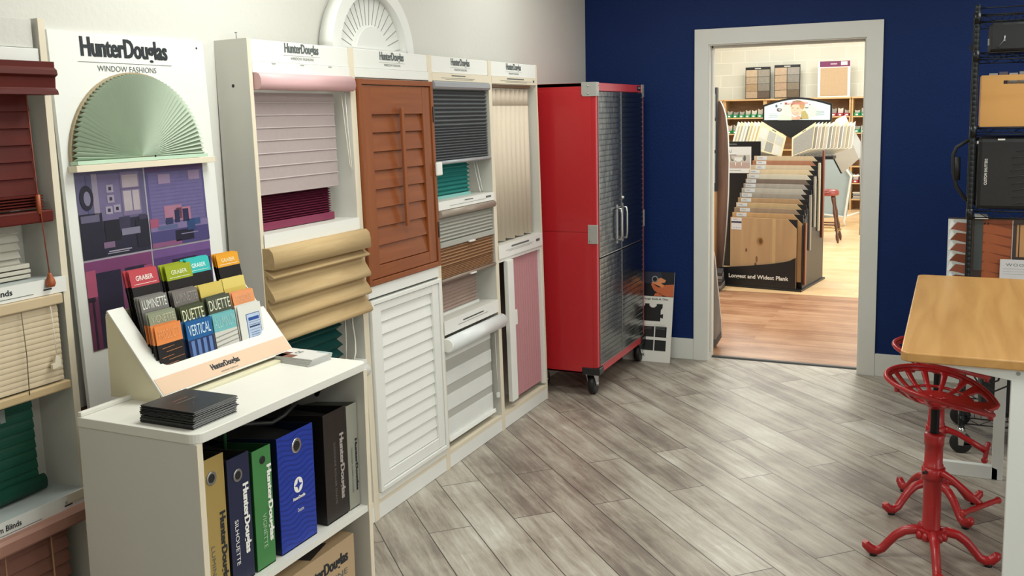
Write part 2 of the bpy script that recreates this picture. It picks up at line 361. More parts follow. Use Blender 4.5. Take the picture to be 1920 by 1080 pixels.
# ------------------------------------------------------------------ shades and blinds
def slat_mesh(y0, y1, zt, zb, n, w, tilt, mt, xc, th=.0025, curve=.0):
    k = MB(); ca, sa = math.cos(tilt), math.sin(tilt)
    for i in range(n):
        zc = zt-(i+.5)*(zt-zb)/n
        pts = []
        for j in range(5):
            a = -w/2+w*j/4; b = curve*(1-(2*j/4-1)**2)
            pts.append((a*ca-b*sa, a*sa+b*ca))
        pts += [(p[0]+sa*th, p[1]-ca*th) for p in pts[::-1]]
        k.prism((xc, y0, zc), X, Z, (0, y1-y0, 0), pts, mt)
    return k
def pleat_mesh(y0, y1, zt, zb, n, d, mt, xc, comb=False, mt2=None):
    """folded fabric: a zigzag sheet, or honeycomb cells when comb"""
    k = MB(); front = []
    for i in range(n+1):
        z = zt-(zt-zb)*i/n; front.append((xc, z))
        if i < n: front.append((xc+d, z-(zt-zb)/n*.5))
    back = [((2*xc-p[0]) if comb else p[0]-.0018, p[1]) for p in front][::-1]
    k.prism((0, y0, 0), X, Z, (0, y1-y0, 0), front+back, mt)
    if mt2:
        for i in range(n): pass
    return k
def rail(y0, y1, z0, z1, x0, x1, mt, r=.003): return MB().box(x0, x1, y0, y1, z0, z1, mt), r
def shade(name, label, cat, y, z): return thing(name, label, cat, (0, y, z), None, frame=D)
def roundrail(y0, y1, zc, xc, r, rz, mt, n=12, flat=0):
    pts = [(r*math.cos(a), rz*math.sin(a)) for a in [2*math.pi*i/n for i in range(n)]]
    return MB().prism((xc, y0, zc), X, Z, (0, y1-y0, 0), pts, mt, True)

# unit 1, pink cassette with the mauve flat fold shade
PINK = mat('#d3a9ab', .45, bump=.05); MAUVE = mat('#a89a98', .8, var=.05, scale=60, bump=.1, bscale=300)
o = shade('roman_shade', 'mauve folded fabric shade under a rounded pink cassette', 'shade', U0+.02, 1.39)
pts = [(-.02, 1.812), (.012, 1.812), (.024, 1.806), (.030, 1.792), (.031, 1.775), (.027, 1.762), (.018, 1.755), (-.02, 1.755)]
MB().prism((0, U0+.022, 0), X, Z, (0, U1-U0-.044, 0), pts, PINK, True).build('cassette', o)
k = MB(); z = 1.748; ya, yb = -3.553, -3.070
prof = []; seams = [1.748, 1.712, 1.668, 1.624, 1.580, 1.535, 1.490, 1.445, 1.392]
for a, b in zip(seams, seams[1:]): prof += [(-.047, a), (-.0465, b+.004), (-.0455, b+.002), (-.047, b)]
k.prism((0, ya, 0), X, Z, (0, yb-ya, 0), prof+[(-.052, 1.392), (-.052, 1.748)], MAUVE)
fab = k.build('fabric', o)
k = MB()
for b in seams[1:-1]: k.box(-.0465, -.0435, ya, yb, b+.0005, b+.003, mat('#c3b6b6', .7))
k.build('seam', fab)
MB().tube([(-.01, -3.045, 1.755), (-.008, -3.04, 1.6), (-.005, -3.035, 1.47), (-.003, -3.035, 1.455), (-.008, -3.042, 1.47), (-.014, -3.05, 1.62), (-.02, -3.055, 1.752)], .0018, CORD, 6).build('cord', o)
# raspberry pleated
RASP = mat('#6e1f3c', .6, bump=.06, bscale=200)
o = shade('pleated_shade', 'raspberry pleated shade under the mauve fabric shade', 'shade', -3.5, 1.265)
pleat_mesh(-3.51, -3.085, 1.395, 1.292, 11, .016, RASP, -.09).build('fabric', o)
MB().box(-.1, -.066, -3.512, -3.08, 1.264, 1.292, mat('#7d2c4a', .4)).build('bottom_rail', o, bevel=.002)
# sand hobbled roman
SAND = wood('#c6ac80', '#b39568', 'y', .85, 2.2, .9)
o = shade('roman_shade', 'sand coloured roman shade with deep looped folds', 'shade', U0+.01, .885)
ya, yb = U0+.004, U1-.006
MB().prism((0, ya, 0), X, Z, (0, yb-ya, 0), [(-.01, 1.216), (.030, 1.216), (.043, 1.203), (.048, 1.18), (.048, 1.143), (-.01, 1.143)], SAND, True).build('valance', o)
prof = [(.0, 1.143)]
for zt_, zb_ in ((1.143, 1.112), (1.112, 1.030), (1.030, .960), (.960, .888)):
    h = zt_-zb_
    prof += [(.008, zt_-h*.15), (.018, zt_-h*.38), (.030, zt_-h*.62), (.040, zt_-h*.84), (.041, zb_+.002), (.033, zb_-.004), (.020, zb_-.001), (.010, zb_+.012)]
prof += [(.0, .884)]
MB().prism((0, ya, 0), X, Z, (0, yb-ya, 0), prof+[(-.003, .884), (-.003, 1.143)], SAND, True).build('fabric', o)
# teal cell shade low in unit 1
TEALD = mat('#0f4b46', .6, bump=.05)
o = shade('pleated_shade', 'dark teal pleated shade below the sand roman shade', 'shade', -3.38, .70)
pleat_mesh(-3.5, -3.085, .90, .70, 5, .03, TEALD, -.09).build('fabric', o)
MB().tube([(-.03, -3.06, .95), (-.03, -3.055, .83), (-.02, -3.06, .78), (-.0, -3.09, .735), (.01, -3.12, .70)], .0035, CORD, 6).build('cord', o)
MB().tube([(-.05, -3.075, .95), (-.045, -3.085, .8), (-.04, -3.1, .70)], .003, CORD, 6).build('cord', o)
o = shade('roller_shade', 'white rolled shade end seen behind the right end of the bookcase', 'shade', U0+.02, .62)
MB().box(-.05, .005, U0+.02, U1-.02, .672, .69, SHOW).build('cassette', o)
roundrail(U0+.02, U1-.02, .645, -.005, .028, .028, SHOW).build('roll', o)
o = shade('roller_shade', 'small white rolled shade low behind the right end of the bookcase', 'shade', U0+.1, .24)
roundrail(U0+.1, -3.03, .268, -.03, .026, .026, SHOW).build('roll', o)
MB().lathe((-.03, -3.03, .268), [(.018, 0), (.018, .006), (.008, .008), (.006, .016), (0, .018)], SHOW, 12, 'y').build('end_cap', o)

# shutters
def shutter(label, y0, y1, z0, z1, mt, lz0, lz1, nl, fr, st, rod=None, tilt=.9, lmt=None, hinge=None, x=.0, grainy=None):
    o = thing('plantation_shutter', label, 'shutter', (0, y0, z0), 'plantation shutters in the display', frame=D)
    MB().box(x-.02, x+.014, y0, y0+fr, z0, z1, mt).box(x-.02, x+.014, y1-fr, y1, z0, z1, mt).box(x-.02, x+.014, y0+fr, y1-fr, z1-fr, z1, grainy or mt).box(x-.02, x+.014, y0+fr, y1-fr, z0, z0+fr, grainy or mt).build('frame', o, bevel=.002)
    a, b, c, d = y0+fr+.003, y1-fr-.003, z0+fr+.003, z1-fr-.003
    p = MB().box(x-.016, x+.008, a, a+st, c, d, mt).box(x-.016, x+.008, b-st, b, c, d, mt).box(x-.015, x+.007, a+st, b-st, lz1, d, grainy or mt).box(x-.015, x+.007, a+st, b-st, c, lz0, grainy or mt).build('panel', o, bevel=.0015)
    h = (lz1-lz0)/nl; k = MB(); ww = h*(1.13 if rod else 1.03); ca, sa = math.cos(tilt), math.sin(tilt)
    for i in range(nl):
        zt_ = lz1-i*h-.0005; zb_ = lz1-(i+1)*h+.0022; m_ = zt_*.5+zb_*.5; d_ = .012 if rod else .010
        pts = [(x-.012, zt_+.004), (x-.010+d_*.12, zt_+.001), (x-.010+d_*.62, m_), (x-.010+d_*.93, zb_+.006), (x-.010+d_, zb_+.0022), (x-.010+d_-.002, zb_), (x-.016+d_, zb_+.001), (x-.017+d_*.5, m_)]
        k.prism((0, a+st+.001, 0), X, Z, (0, b-a-2*st-.002, 0), pts, lmt or mt)
    k.build('louvers', o)
    if rod: MB().box(x+.016, x+.028, rod[0]-.011, rod[0]+.011, rod[1], rod[2], mt).build('tilt_rod', o, bevel=.002)
    if hinge:
        for zc in hinge: MB().box(x+.012, x+.018, y1-.014, y1-.004, zc-.035, zc+.035, mat('#2a2320', .4)).build('hinge', o)
    return o
CHER = wood('#8f4f24', '#783c1a', 'z', .5, 1, .8); CHERY = wood('#8f4f24', '#783c1a', 'y', .5, 1, .8)
DKCH = wood('#7d3a20', '#6b2c17', 'z', .36, 1, .8)
shutter('orange brown wood shutter with wide louvers and a centre tilt rod', U1+.022, U2-.004, .974, 1.806, CHER, 1.05, 1.665, 8, .022, .065,
        (-2.68, 1.19, 1.69), 1.36, CHERY, (1.66, 1.14), grainy=CHERY)
shutter('white painted shutter with narrow louvers under the wood shutter', U1+.024, U2-.012, .114, .915, SHOW, .182, .862, 13, .018, .055, None, 1.46)

# unit 3
GREY = mat('#7e8084', .5); CHAR = mat('#4e5154', .7, var=.06, bump=.05)
o = shade('honeycomb_shade', 'dark grey honeycomb shade with light grey head rail', 'shade', U2+.03, 1.43)
MB().prism((0, U2+.022, 0), X, Z, (0, U3-U2-.044, 0), [(-.03, 1.811), (.006, 1.811), (.012, 1.804), (.012, 1.786), (.006, 1.776), (-.03, 1.776)], mat('#8f9196', .35)).build('head_rail', o)
k = pleat_mesh(U2+.024, U3-.03, 1.774, 1.60, 9, .012, CHAR, -.02, True); k2 = pleat_mesh(U2+.024, U3-.03, 1.60, 1.447, 12, .010, CHAR, -.02, True)
k.add(k2.v, k2.f, CHAR); k.build('fabric', o)
roundrail(U2+.022, U3-.022, 1.438, -.012, .014, .009, mat('#a3a5a8', .35)).build('bottom_rail', o)
TEAL = mat('#2b8c86', .6, bump=.05)
o = shade('pleated_shade', 'bright teal pleated shade below the dark grey honeycomb shade', 'shade', -2.26, 1.265)
pleat_mesh(-2.30, -1.90, 1.44, 1.275, 8, .018, TEAL, -.09).build('fabric', o)
MB().box(-.1, -.072, -2.30, -1.90, 1.262, 1.276, mat('#7fc0ba', .5)).build('bottom_rail', o)
MB().tube([(-.05, -1.87, 1.43), (-.045, -1.85, 1.35), (-.04, -1.83, 1.275), (-.045, -1.845, 1.27), (-.055, -1.865, 1.36), (-.06, -1.88, 1.43)], .0022, SHOW, 6).build('cord', o)
o = shade('shade_remote', 'small white wall remote on the edge between the wood shutter and teal shade', 'remote', U2-.012, 1.39)
MB().box(.015, .028, U2-.022, U2+.028, 1.385, 1.445, SHOW).build('housing', o, bevel=.005)
o = shade('pleated_shade', 'pale grey pleated shade with a taupe head rail', 'shade', U2+.03, 1.045)
roundrail(U2+.02, U3-.02, 1.203, .004, .014, .017, mat('#978a7d', .35), 14).build('head_rail', o)
pleat_mesh(U2+.022, U3-.03, 1.186, 1.072, 7, .010, mat('#a5a39a', .7), -.012, True).build('fabric', o)
MB().box(-.016, .003, U2+.02, U3-.02, 1.046, 1.072, mat('#9a9a92', .4)).build('bottom_rail', o, bevel=.003)
MB().box(0, .012, (U2+U3)/2-.01, (U2+U3)/2+.05, 1.042, 1.05, mat('#d5d5d0', .3)).build('handle', o, bevel=.002)
WT = mat('#9c7351', .7, var=.08)
o = shade('pleated_shade', 'wood brown pleated shade below the pale grey pleated shade', 'shade', U2+.03, .885)
k = pleat_mesh(U2+.022, U3-.03, 1.044, .955, 6, .014, WT, -.014); k2 = pleat_mesh(U2+.022, U3-.03, .955, .90, 7, .009, WT, -.014); k.add(k2.v, k2.f, WT); k.build('fabric', o)
roundrail(U2+.02, U3-.018, .892, -.008, .012, .008, mat('#8b7a6c', .4)).build('bottom_rail', o)
MB().box(0, .012, (U2+U3)/2-.01, (U2+U3)/2+.05, .884, .891, mat('#d5d5d0', .3)).build('handle', o, bevel=.002)
o = shade('pleated_shade', 'pinkish beige pleated shade behind the lower edge of the wood brown one', 'shade', -2.23, .705)
pleat_mesh(-2.30, -1.86, .90, .715, 11, .013, mat('#b59e93', .7), -.09).build('fabric', o)
MB().box(-.1, -.07, -2.30, -1.86, .705, .717, SHOW).build('bottom_rail', o)
o = shade('banded_shade', 'white banded roller shade with see through stripes and a thick roll', 'shade', U2+.03, .10)
roundrail(U2+.014, U3-.012, .594, .018, .034, .036, mat('#e0e3e3', .35), 24).build('roll', o)
MB().lathe((.018, U2+.006, .594), [(.03, 0), (.034, .004), (.034, .009)], SHOW, 20, 'y').build('end_cap', o)
SHR = mat('#b3b2ab', .7, var=.05, scale=200)
k = MB(); z = .565; i = 0
yy0, yy1 = U2+.045, U3-.062
for zt_, zb_, c in ((.57, .508, 0), (.508, .452, 1), (.452, .385, 0), (.385, .338, 1), (.338, .262, 0), (.262, .222, 1), (.222, .125, 0)):
    k.box(-.030-.002*c, -.0275-.003*c, yy0, yy1, zb_, zt_, SHR if c else mat('#dfe0dc', .6))
k.build('fabric', o)
MB().prism((0, yy0, 0), X, Z, (0, yy1-yy0, 0), [(-.038, .128), (-.015, .136), (-.010, .118), (-.034, .102)], SHOW).build('bottom_rail', o, bevel=.001)
MB().tube([(-.01, U3-.045, .58), (-.008, U3-.042, .35), (-.006, U3-.04, .2)], .002, CORD, 6).box(-.012, 0, U3-.05, U3-.035, .19, .215, SHOW).build('cord', o)
# unit 4
SHE = mat('#dfd0bc', .75, var=.02); SHE2 = mat('#d2c3af', .75, var=.02)
o = shade('vertical_sheer', 'cream vertical sheer with soft upright vanes', 'shade', U3+.05, .985)
MB().box(-.08, -.03, U3+.03, U4-.03, 1.795, 1.81, mat('#8a6e52', .5)).build('head_rail', o)
k = MB(); n = 9; ya, yb = U3+.022, U4-.045
for i in range(n):
    a = ya+(yb-ya)*i/n; b = ya+(yb-ya)*(i+1)/n; zb_ = .985+.008*(i % 2)
    for z0, z1, mt in ((1.70, 1.79, SHE), (zb_, 1.70, SHE2)):
        k.prism((0, 0, z0), X, Y, (0, 0, z1-z0), [(-.062, a), (-.042, a+(b-a)*.45), (-.034, a+(b-a)*.7), (-.050, b), (-.052, b), (-.037, a+(b-a)*.7), (-.045, a+(b-a)*.45), (-.065, a)], mt, True)
k.build('fabric', o)
o = shade('panel_screen', 'white framed screen with a dusty pink woven panel', 'screen', U3+.07, .12)
MB().box(-.03, -.002, U3+.018, U4-.018, .888, .907, SHOW).box(-.03, -.002, U4-.036, U4-.018, .1, .89, SHOW).build('frame', o, bevel=.001)
MB().box(-.012, .012, U3+.098, U3+.172, .125, .888, SHOW).box(-.012, .012, U3+.172, U3+.2, .53, .61, SHOW).build('slide_post', o, bevel=.002)
k = MB(); ya, yb = U3+.172, U4-.036; nn = 26; zt_ = .887
f_ = [(ya+(yb-ya)*i/nn) for i in range(nn+1)]
k.prism((0, 0, .118), X, Y, (0, 0, zt_-.118), [(-.022+.005*(i % 2), f_[i]) for i in range(nn+1)]+[(-.026, f_[-1]), (-.026, f_[0])], mat('#b98388', .8, var=.08, scale=90))
k.build('fabric', o)
MB().box(-.05, -.046, U3+.02, U3+.099, .10, .885, wood('#a28b7b', '#86705f', 'z', .8, 3)).build('backing', o)

# far left unit blinds
MAH = wood('#5e180e', '#480f08', 'y', .5, 1, .8, .0)
MAH.node_tree.nodes['Principled BSDF'].inputs['Specular IOR Level'].default_value = .25
def ladder(p, y, zt, zb, x, mt, n=0): MB().tube([(x, y, zt), (x+.002, y+.002, (zt+zb)/2), (x, y, zb)], .0013, mt, 5).build('ladder_cord', p)
o = shade('wood_blind', 'cherry red wood blind with moulded valance at the left edge', 'blind', L0+.03, 1.39)
MB().prism((0, L0-.01, 0), X, Z, (0, .6+.005, 0), [(.005, 1.812), (.040, 1.812), (.040, 1.797), (.048, 1.79), (.050, 1.778), (.040, 1.772), (.038, 1.745), (.046, 1.738), (.048, 1.728), (.005, 1.728)], MAH).build('valance', o, bevel=.001)
slat_mesh(L0+.03, L1-.045, 1.735, 1.478, 6, .05, -1.40, MAH, -.035, .003).build('slats', o)
slat_mesh(L0+.03, L1-.045, 1.478, 1.442, 5, .05, -.10, MAH, -.035, .003).build('slats', o)
MB().box(-.06, .004, L0+.03, L1-.03, 1.402, 1.434, MAH).build('bottom_rail', o, bevel=.004)
ladder(o, -4.58, 1.73, 1.41, -.008, MAH)
MB().tube([(.0, -4.47, 1.745), (.004, -4.468, 1.49), (.006, -4.465, 1.43), (.012, -4.462, 1.27)], .0016, mat('#8a3a22', .5), 6).tube([(.002, -4.466, 1.475), (.002, -4.466, 1.425)], .006, mat('#a2522c', .4), 8).build('cord', o)
MB().lathe((.013, -4.462, 1.235), [(.003, .036), (.006, .032), (.006, .028), (.011, .018), (.013, .008), (.010, 0), (0, -.002)], mat('#a2542c', .35), 14).build('tassel', o)
CRW = mat('#c9c4b6', .5)
o = shade('wood_blind', 'ivory blind with stacked slats behind the cherry blind', 'blind', L0+.05, 1.258)
slat_mesh(L0+.05, -4.475, 1.43, 1.30, 6, .05, -1.0, CRW, -.085, .003).build('slats', o)
MB().box(-.11, -.05, L0+.05, -4.468, 1.258, 1.268, CRW).box(-.11, -.048, L0+.05, -4.468, 1.271, 1.281, CRW).box(-.11, -.05, L0+.05, -4.468, 1.284, 1.296, CRW).build('bottom_rail', o, bevel=.002)
BEI = mat('#cdbb9e', .45)
o = shade('mini_blind', 'beige mini blind with narrow slats in the left unit', 'blind', L0+.03, .955)
MB().box(-.02, .016, L0+.03, L1-.036, 1.186, 1.213, mat('#c8b391', .45)).build('head_rail', o, bevel=.003)
slat_mesh(L0+.03, L1-.045, 1.182, .985, 14, .019, -1.30, BEI, .0, .0012, .002).build('slats', o)
MB().box(-.012, .012, L0+.03, L1-.032, .955, .978, mat('#bfa67f', .5)).build('bottom_rail', o, bevel=.004)
ladder(o, -4.555, 1.184, .97, .012, mat('#6d6048', .6)); MB().tube([(.014, -4.47, 1.184), (.016, -4.468, 1.1), (.016, -4.467, 1.05)], .0012, CORD, 5).prism((.012, -4.485, 1.02), Y, Z, (.008, 0, 0), [(.0, 0), (.026, .004), (.026, .03), (.012, .034), (.008, .016), (0, .012)], CREAM).build('wand_clip', o)
GRN = mat('#12503f', .5, var=.05)
o = shade('venetian_blind', 'dark green venetian blind resting on the lower shelf of the left unit', 'blind', L0+.03, .675)
slat_mesh(L0+.03, -4.475, .965, .715, 9, .034, -1.35, GRN, -.09, .0015, .002).build('slats', o)
roundrail(L0+.03, -4.462, .698, -.085, .014, .022, GRN).build('bottom_rail', o)
ladder(o, -4.66, .96, .70, -.07, mat('#0c3328', .6))
MB().box(-.075, -.068, -4.585, -4.570, .895, .93, mat('#8b938e', .3)).build('clip', o)
DPK = mat('#a97b6b', .5)
o = shade('wood_blind', 'dusty pink blind with wide slats at the bottom left corner', 'blind', L0+.03, .07)
MB().prism((0, L0-.01, 0), X, Z, (0, .607, 0), [(.006, .634), (.026, .634), (.034, .626), (.034, .600), (.030, .594), (.006, .594)], DPK).build('valance', o, bevel=.001)
slat_mesh(L0+.03, L1-.06, .60, .10, 13, .050, -1.2, mat('#99695a', .5), -.03, .0025, .003).build('slats', o)
MB().box(-.05, -.005, L0+.03, L1-.06, .065, .09, DPK).build('bottom_rail', o)
for yy in (-4.525, -4.66): MB().tube([(.0, yy, .6), (.0, yy, .08)], .0022, mat('#b98c62', .6), 6).build('ladder_cord', o)

# ------------------------------------------------------------------ poster board with arch shade
PY0, PY1 = -4.283, -3.688
o = thing('poster_board', 'tall white display board with four tinted room photographs', 'display board', (0, PY0, .835), None, frame='P')
bd = MB().box(-.012, 0, PY0, PY1+.01, .835, 1.915, SHOW).build('board', o)
hd_logo(bd, .001, -4.01, 1.806, .335, .088)
MB().ell((.001, 0, 0), Y, Z, -3.71, 1.893, .004, .004, INK, 8).build('screw', bd)
# the print: four pictures
u, v, X1 = Y, Z, (.0012, 0, 0)
pa, pb, pm, zt_, zm_, zb_ = -4.249, -3.738, -3.992, 1.518, 1.263, 1.003
k = MB(); C = lambda h: mat([int(int(h[i:i+2], 16)*.72+q) for i, q in ((1, 17), (3, 16), (5, 17))], .45, var=.12, scale=30)
k.rect((.0008, 0, 0), u, v, pa, pb, zb_, zt_, C('#c8bfd0'))
def Rr(x0, x1, z0, z1, c, d=0): k.rect((.0014+d*.0004, 0, 0), u, v, x0, x1, z0, z1, C(c))
# top left: dim sitting room, scale helper: a = 0..1 across, b = 0..1 up
def q1(a0, a1, b0, b1, c, d=1): Rr(pa+(pm-.003-pa)*a0, pa+(pm-.003-pa)*a1, zm_+.003+(zt_-zm_-.003)*b0, zm_+.003+(zt_-zm_-.003)*b1, c, d)
def q2(a0, a1, b0, b1, c, d=1): Rr(pm+.003+(pb-pm-.003)*a0, pm+.003+(pb-pm-.003)*a1, zm_+.003+(zt_-zm_-.003)*b0, zm_+.003+(zt_-zm_-.003)*b1, c, d)
def q3(a0, a1, b0, b1, c, d=1): Rr(pa+(pm-.003-pa)*a0, pa+(pm-.003-pa)*a1, zb_+(zm_-.003-zb_)*b0, zb_+(zm_-.003-zb_)*b1, c, d)
def q4(a0, a1, b0, b1, c, d=1): Rr(pm+.003+(pb-pm-.003)*a0, pm+.003+(pb-pm-.003)*a1, zb_+(zm_-.003-zb_)*b0, zb_+(zm_-.003-zb_)*b1, c, d)
q1(0, 1, 0, 1, '#66608c', 0); q1(0, 1, 0, .42, '#1c1c36'); q1(.0, .32, .0, .52, '#15162c', 2); q1(.02, .28, .42, .5, '#6d6688', 3); q1(.30, .62, .3, .96, '#7a6f9c', 1)
q1(.64, .92, .45, .97, '#8a7ba6', 1); q1(.66, .78, .5, .74, '#cfc3c8', 2); q1(.80, .9, .5, .74, '#cfc3c8', 2); q1(.66, .9, .78, .93, '#c9b7c0', 2); q1(.62, .94, .755, .775, '#6a5c86', 3)
for a, b in ((.42, .74), (.42, .62), (.38, .49), (.50, .50)): q1(a, a+.1, b, b+.09, '#b6abc4', 3); q1(a+.03, a+.07, b+.025, b+.065, '#2a2440', 4)
q1(.22, .30, .5, .97, '#a79cb4', 2); q1(.14, .2, .5, .95, '#5b5a86', 2); q1(.34, .56, .18, .42, '#0e0f1e', 3); q1(.56, .72, .28, .44, '#34304e', 3); q1(.58, .86, .22, .3, '#8f8aa6', 4); q1(.8, 1, .05, .38, '#14152a', 3); q1(.86, .98, .38, .44, '#3b3454', 3); q1(.3, .46, .1, .17, '#8c6a90', 4); q1(.36, .7, .05, .065, '#bdb6cc', 5); q1(.34, .66, .03, .04, '#bdb6cc', 5)
k.ell((.0034, 0, 0), u, v, pa+.033, zm_+.18, .024, .036, C('#15152c')).ell((.0038, 0, 0), u, v, pa+.034, zm_+.178, .012, .021, C('#8b87a8'))
q2(0, 1, 0, 1, '#5d5594', 0); q2(.0, 1, .93, 1, '#5b3f74', 1); q2(.04, .96, .26, .92, '#766ba8', 1)
for i in range(13): q2(.05, .95, .30+i*.045, .305+i*.045, '#675d9b', 2)
q2(.2, .4, .78, .9, '#ad92b8', 3); q2(.72, .92, .8, .92, '#a98fb4', 3); q2(.25, .55, .32, .5, '#c07f9c', 3); q2(.45, .70, .30, .46, '#d08098', 3)
q2(.0, 1, .2, .28, '#8f7db4', 3); q2(.0, 1, .0, .2, '#4a4384', 3); q2(.40, .72, .04, .18, '#13132c', 4); q2(.62, .76, .16, .30, '#26467e', 5); q2(.42, .5, .28, .44, '#1d2350', 5); q2(.56, .66, .28, .44, '#1d2350', 5); q2(.26, .38, .27, .35, '#27305c', 5); q2(.0, .14, .25, .36, '#b8577c', 4); q2(.76, .86, .22, .3, '#33508c', 4); q2(.12, .45, .21, .26, '#5c6a9c', 4); q2(0, .5, 0, .06, '#9c5a8c', 4); q2(.5, .8, .12, .13, '#a9a3c8', 5)
q3(0, 1, 0, 1, '#8a3c78', 0); q3(.14, .9, 0, .86, '#191735', 1); q3(.5, .56, .0, .86, '#8f4076', 2); q3(.56, .86, .6, .84, '#201a40', 2); q3(.0, .14, .6, .9, '#c8567c', 2); q3(0, .14, 0, .58, '#6e2850', 2); q3(.05, .08, 0, .56, '#1d1024', 3); q3(0, .1, .55, .6, '#1d1024', 3); q3(.86, 1, .5, .85, '#b04a7c', 2)
q4(0, 1, 0, 1, '#5f3c86', 0); q4(.05, .25, 0, .75, '#191433', 1); q4(.3, .72, .3, .85, '#191433', 1); q4(.8, .97, .35, .8, '#191433', 1); q4(0, 1, .9, 1, '#7d56a0', 1); q4(.34, .68, .0, .3, '#8a77ac', 1)
k.build('printed_photos', bd)
o = thing('fan_shade', 'pale mint pleated half round shade on the white board', 'shade', (0, -4.258, 1.52), None, frame='P')
MINT = mat('#b6c3b0', .7, var=.04)
k = MB(); n = 104; cy, cz, r1 = -4.0, 1.548, .257; vs = [(.012, cy, cz+.004)]; fs = []
rimv = []
for i in range(n+1):
    a = math.pi*min(n, i+(.42 if i % 2 else 0))/n; x = .010+(.020 if i % 2 else 0); rr = r1-(.005 if i % 2 else 0)
    vs.append((x, cy-rr*math.cos(a), cz+rr*math.sin(a)*.985))
for i in range(n): fs.append((0, i+1, i+2))
k.add(vs, fs, MINT).build('fabric', o, solid=.001)
MB().prism((.001, 0, 0), Y, Z, (.009, 0, 0), [(cy-r1*1.01*math.cos(math.pi*i/30), cz+r1*math.sin(math.pi*i/30)) for i in range(31)], mat('#a9987a', .6)).build('backing', o)
MB().box(.002, .034, cy-.258, cy+.258, 1.538, 1.549, mat('#bcd6bd', .5)).build('bottom_rail', o)
MB().ell((.0345, 0, 0), Y, Z, cy+.03, 1.551, .004, .004, INK, 8).build('button', o)
o = thing('ledge', 'narrow cream ledge under the mint arch shade', 'ledge', (0, -4.266, 1.515), None, frame='P')
MB().box(.0005, .036, -4.266, -3.712, 1.518, 1.537, CREAM).build('board', o, bevel=.001)
# brown ledge the poster board stands on
o = thing('wall_shelf', 'dark reddish wooden shelf behind the back edge of the bookcase', 'shelf', (0, -4.33, .80))
MB().box(-.011, .13, -4.33, -3.66, .80, .832, wood('#5c2f20', '#452015', 'y', .5)).build('board', o)
MB().box(-.011, .1, -4.3, -4.28, .70, .80, WHITE).box(-.011, .1, -3.75, -3.73, .70, .80, WHITE).build('bracket', o)

# arched fan insert on the wall
o = thing('arch_shutter', 'white sunburst arch with radiating slats on top of the display units', 'arch', (0, -2.62, 1.925))
cy, cz = -2.721, 1.905; RA = .312
def arcp(r0, r1, a0, a1, n=28, sx=1.0, sz=1.0): return [(cy-r1*math.cos(a0+(a1-a0)*i/n)*sx, cz+r1*math.sin(a0+(a1-a0)*i/n)*sz) for i in range(n+1)]+[(cy-r0*math.cos(a1-(a1-a0)*i/n)*sx, cz+r0*math.sin(a1-(a1-a0)*i/n)*sz) for i in range(n+1)]
SZ = 1.0
MB().prism((.0, 0, 0), Y, Z, (.065, 0, 0), arcp(RA-.055, RA, .07, math.pi-.07, sz=SZ), SHOW, True).build('frame', o)
MB().prism((.005, 0, 0), Y, Z, (.02, 0, 0), arcp(.03, RA-.05, .08, math.pi-.08, sz=SZ), SHOW).build('fan', o)
k = MB()
for i in range(1, 19):
    a = math.pi*i/19; d = (-math.cos(a), math.sin(a)*SZ); nrm = (-d[1], d[0]); hw = .0013
    p = [(cy+d[0]*r+nrm[0]*s*hw, cz+d[1]*r+nrm[1]*s*hw) for r, s in ((.13, -1), (RA-.056, -1), (RA-.056, 1), (.13, 1))]
    k.prism((.024, 0, 0), Y, Z, (.0025, 0, 0), p, mat('#8d8e8c', .6))
k.build('groove', o)
MB().prism((.02, 0, 0), Y, Z, (.03, 0, 0), arcp(.03, .128, .16, math.pi-.16, sz=SZ), SHOW).build('hub', o, bevel=.004)
MB().box(0, .06, cy-RA, cy+RA, 1.925, 1.937, SHOW).build('sill', o)

# ------------------------------------------------------------------ low bookcase
BX0, BX1, BY0, BY1, BZ = .345, .722, -4.572, -3.868, .94
o = thing('bookcase', 'low white open bookcase in front of the poster board', 'bookcase', (BX0, BY0, 0))
k = MB(); r = .03
pts = [(BX0-.004, BY0-.003), (BX1+.004, BY0-.003)]
pts = [(BX0, BY0-.003)]+[(BX1+.003-r+r*math.sin(a), BY0-.003+r-r*math.cos(a)) for a in [math.pi/2*i/6 for i in range(7)]]+[(BX1+.003-r+r*math.cos(a), BY1+.004-r+r*math.sin(a)) for a in [math.pi/2*i/6 for i in range(7)]]+[(BX0, BY1+.004)]
k.prism((0, 0, BZ-.024), X, Y, (0, 0, .024), pts, WHITE); k.box(BX0, BX0+.012, BY0, BY1, BZ, BZ+.012, WHITE); k.build('top', o, bevel=.002)
for a, b in ((BY0, BY0+.018), (BY1-.018, BY1)):
    MB().box(BX0, BX1-.002, a, b, 0, BZ-.024, LAM).box(BX1-.002, BX1, a, b, 0, BZ-.024, CREAM).build('side_panel', o)
MB().box(BX0, BX1-.004, BY0+.018, BY1-.018, .484, .502, WHITE).build('shelf', o)
MB().box(BX0, BX1-.004, BY0+.018, BY1-.018, .06, .08, WHITE).box(BX1-.02, BX1-.004, BY0+.018, BY1-.018, 0, .06, WHITE).build('bottom', o)
MB().box(BX0, BX0+.006, BY0+.018, BY1-.018, .0, BZ-.024, mat('#8f8c86', .6)).build('back_panel', o)

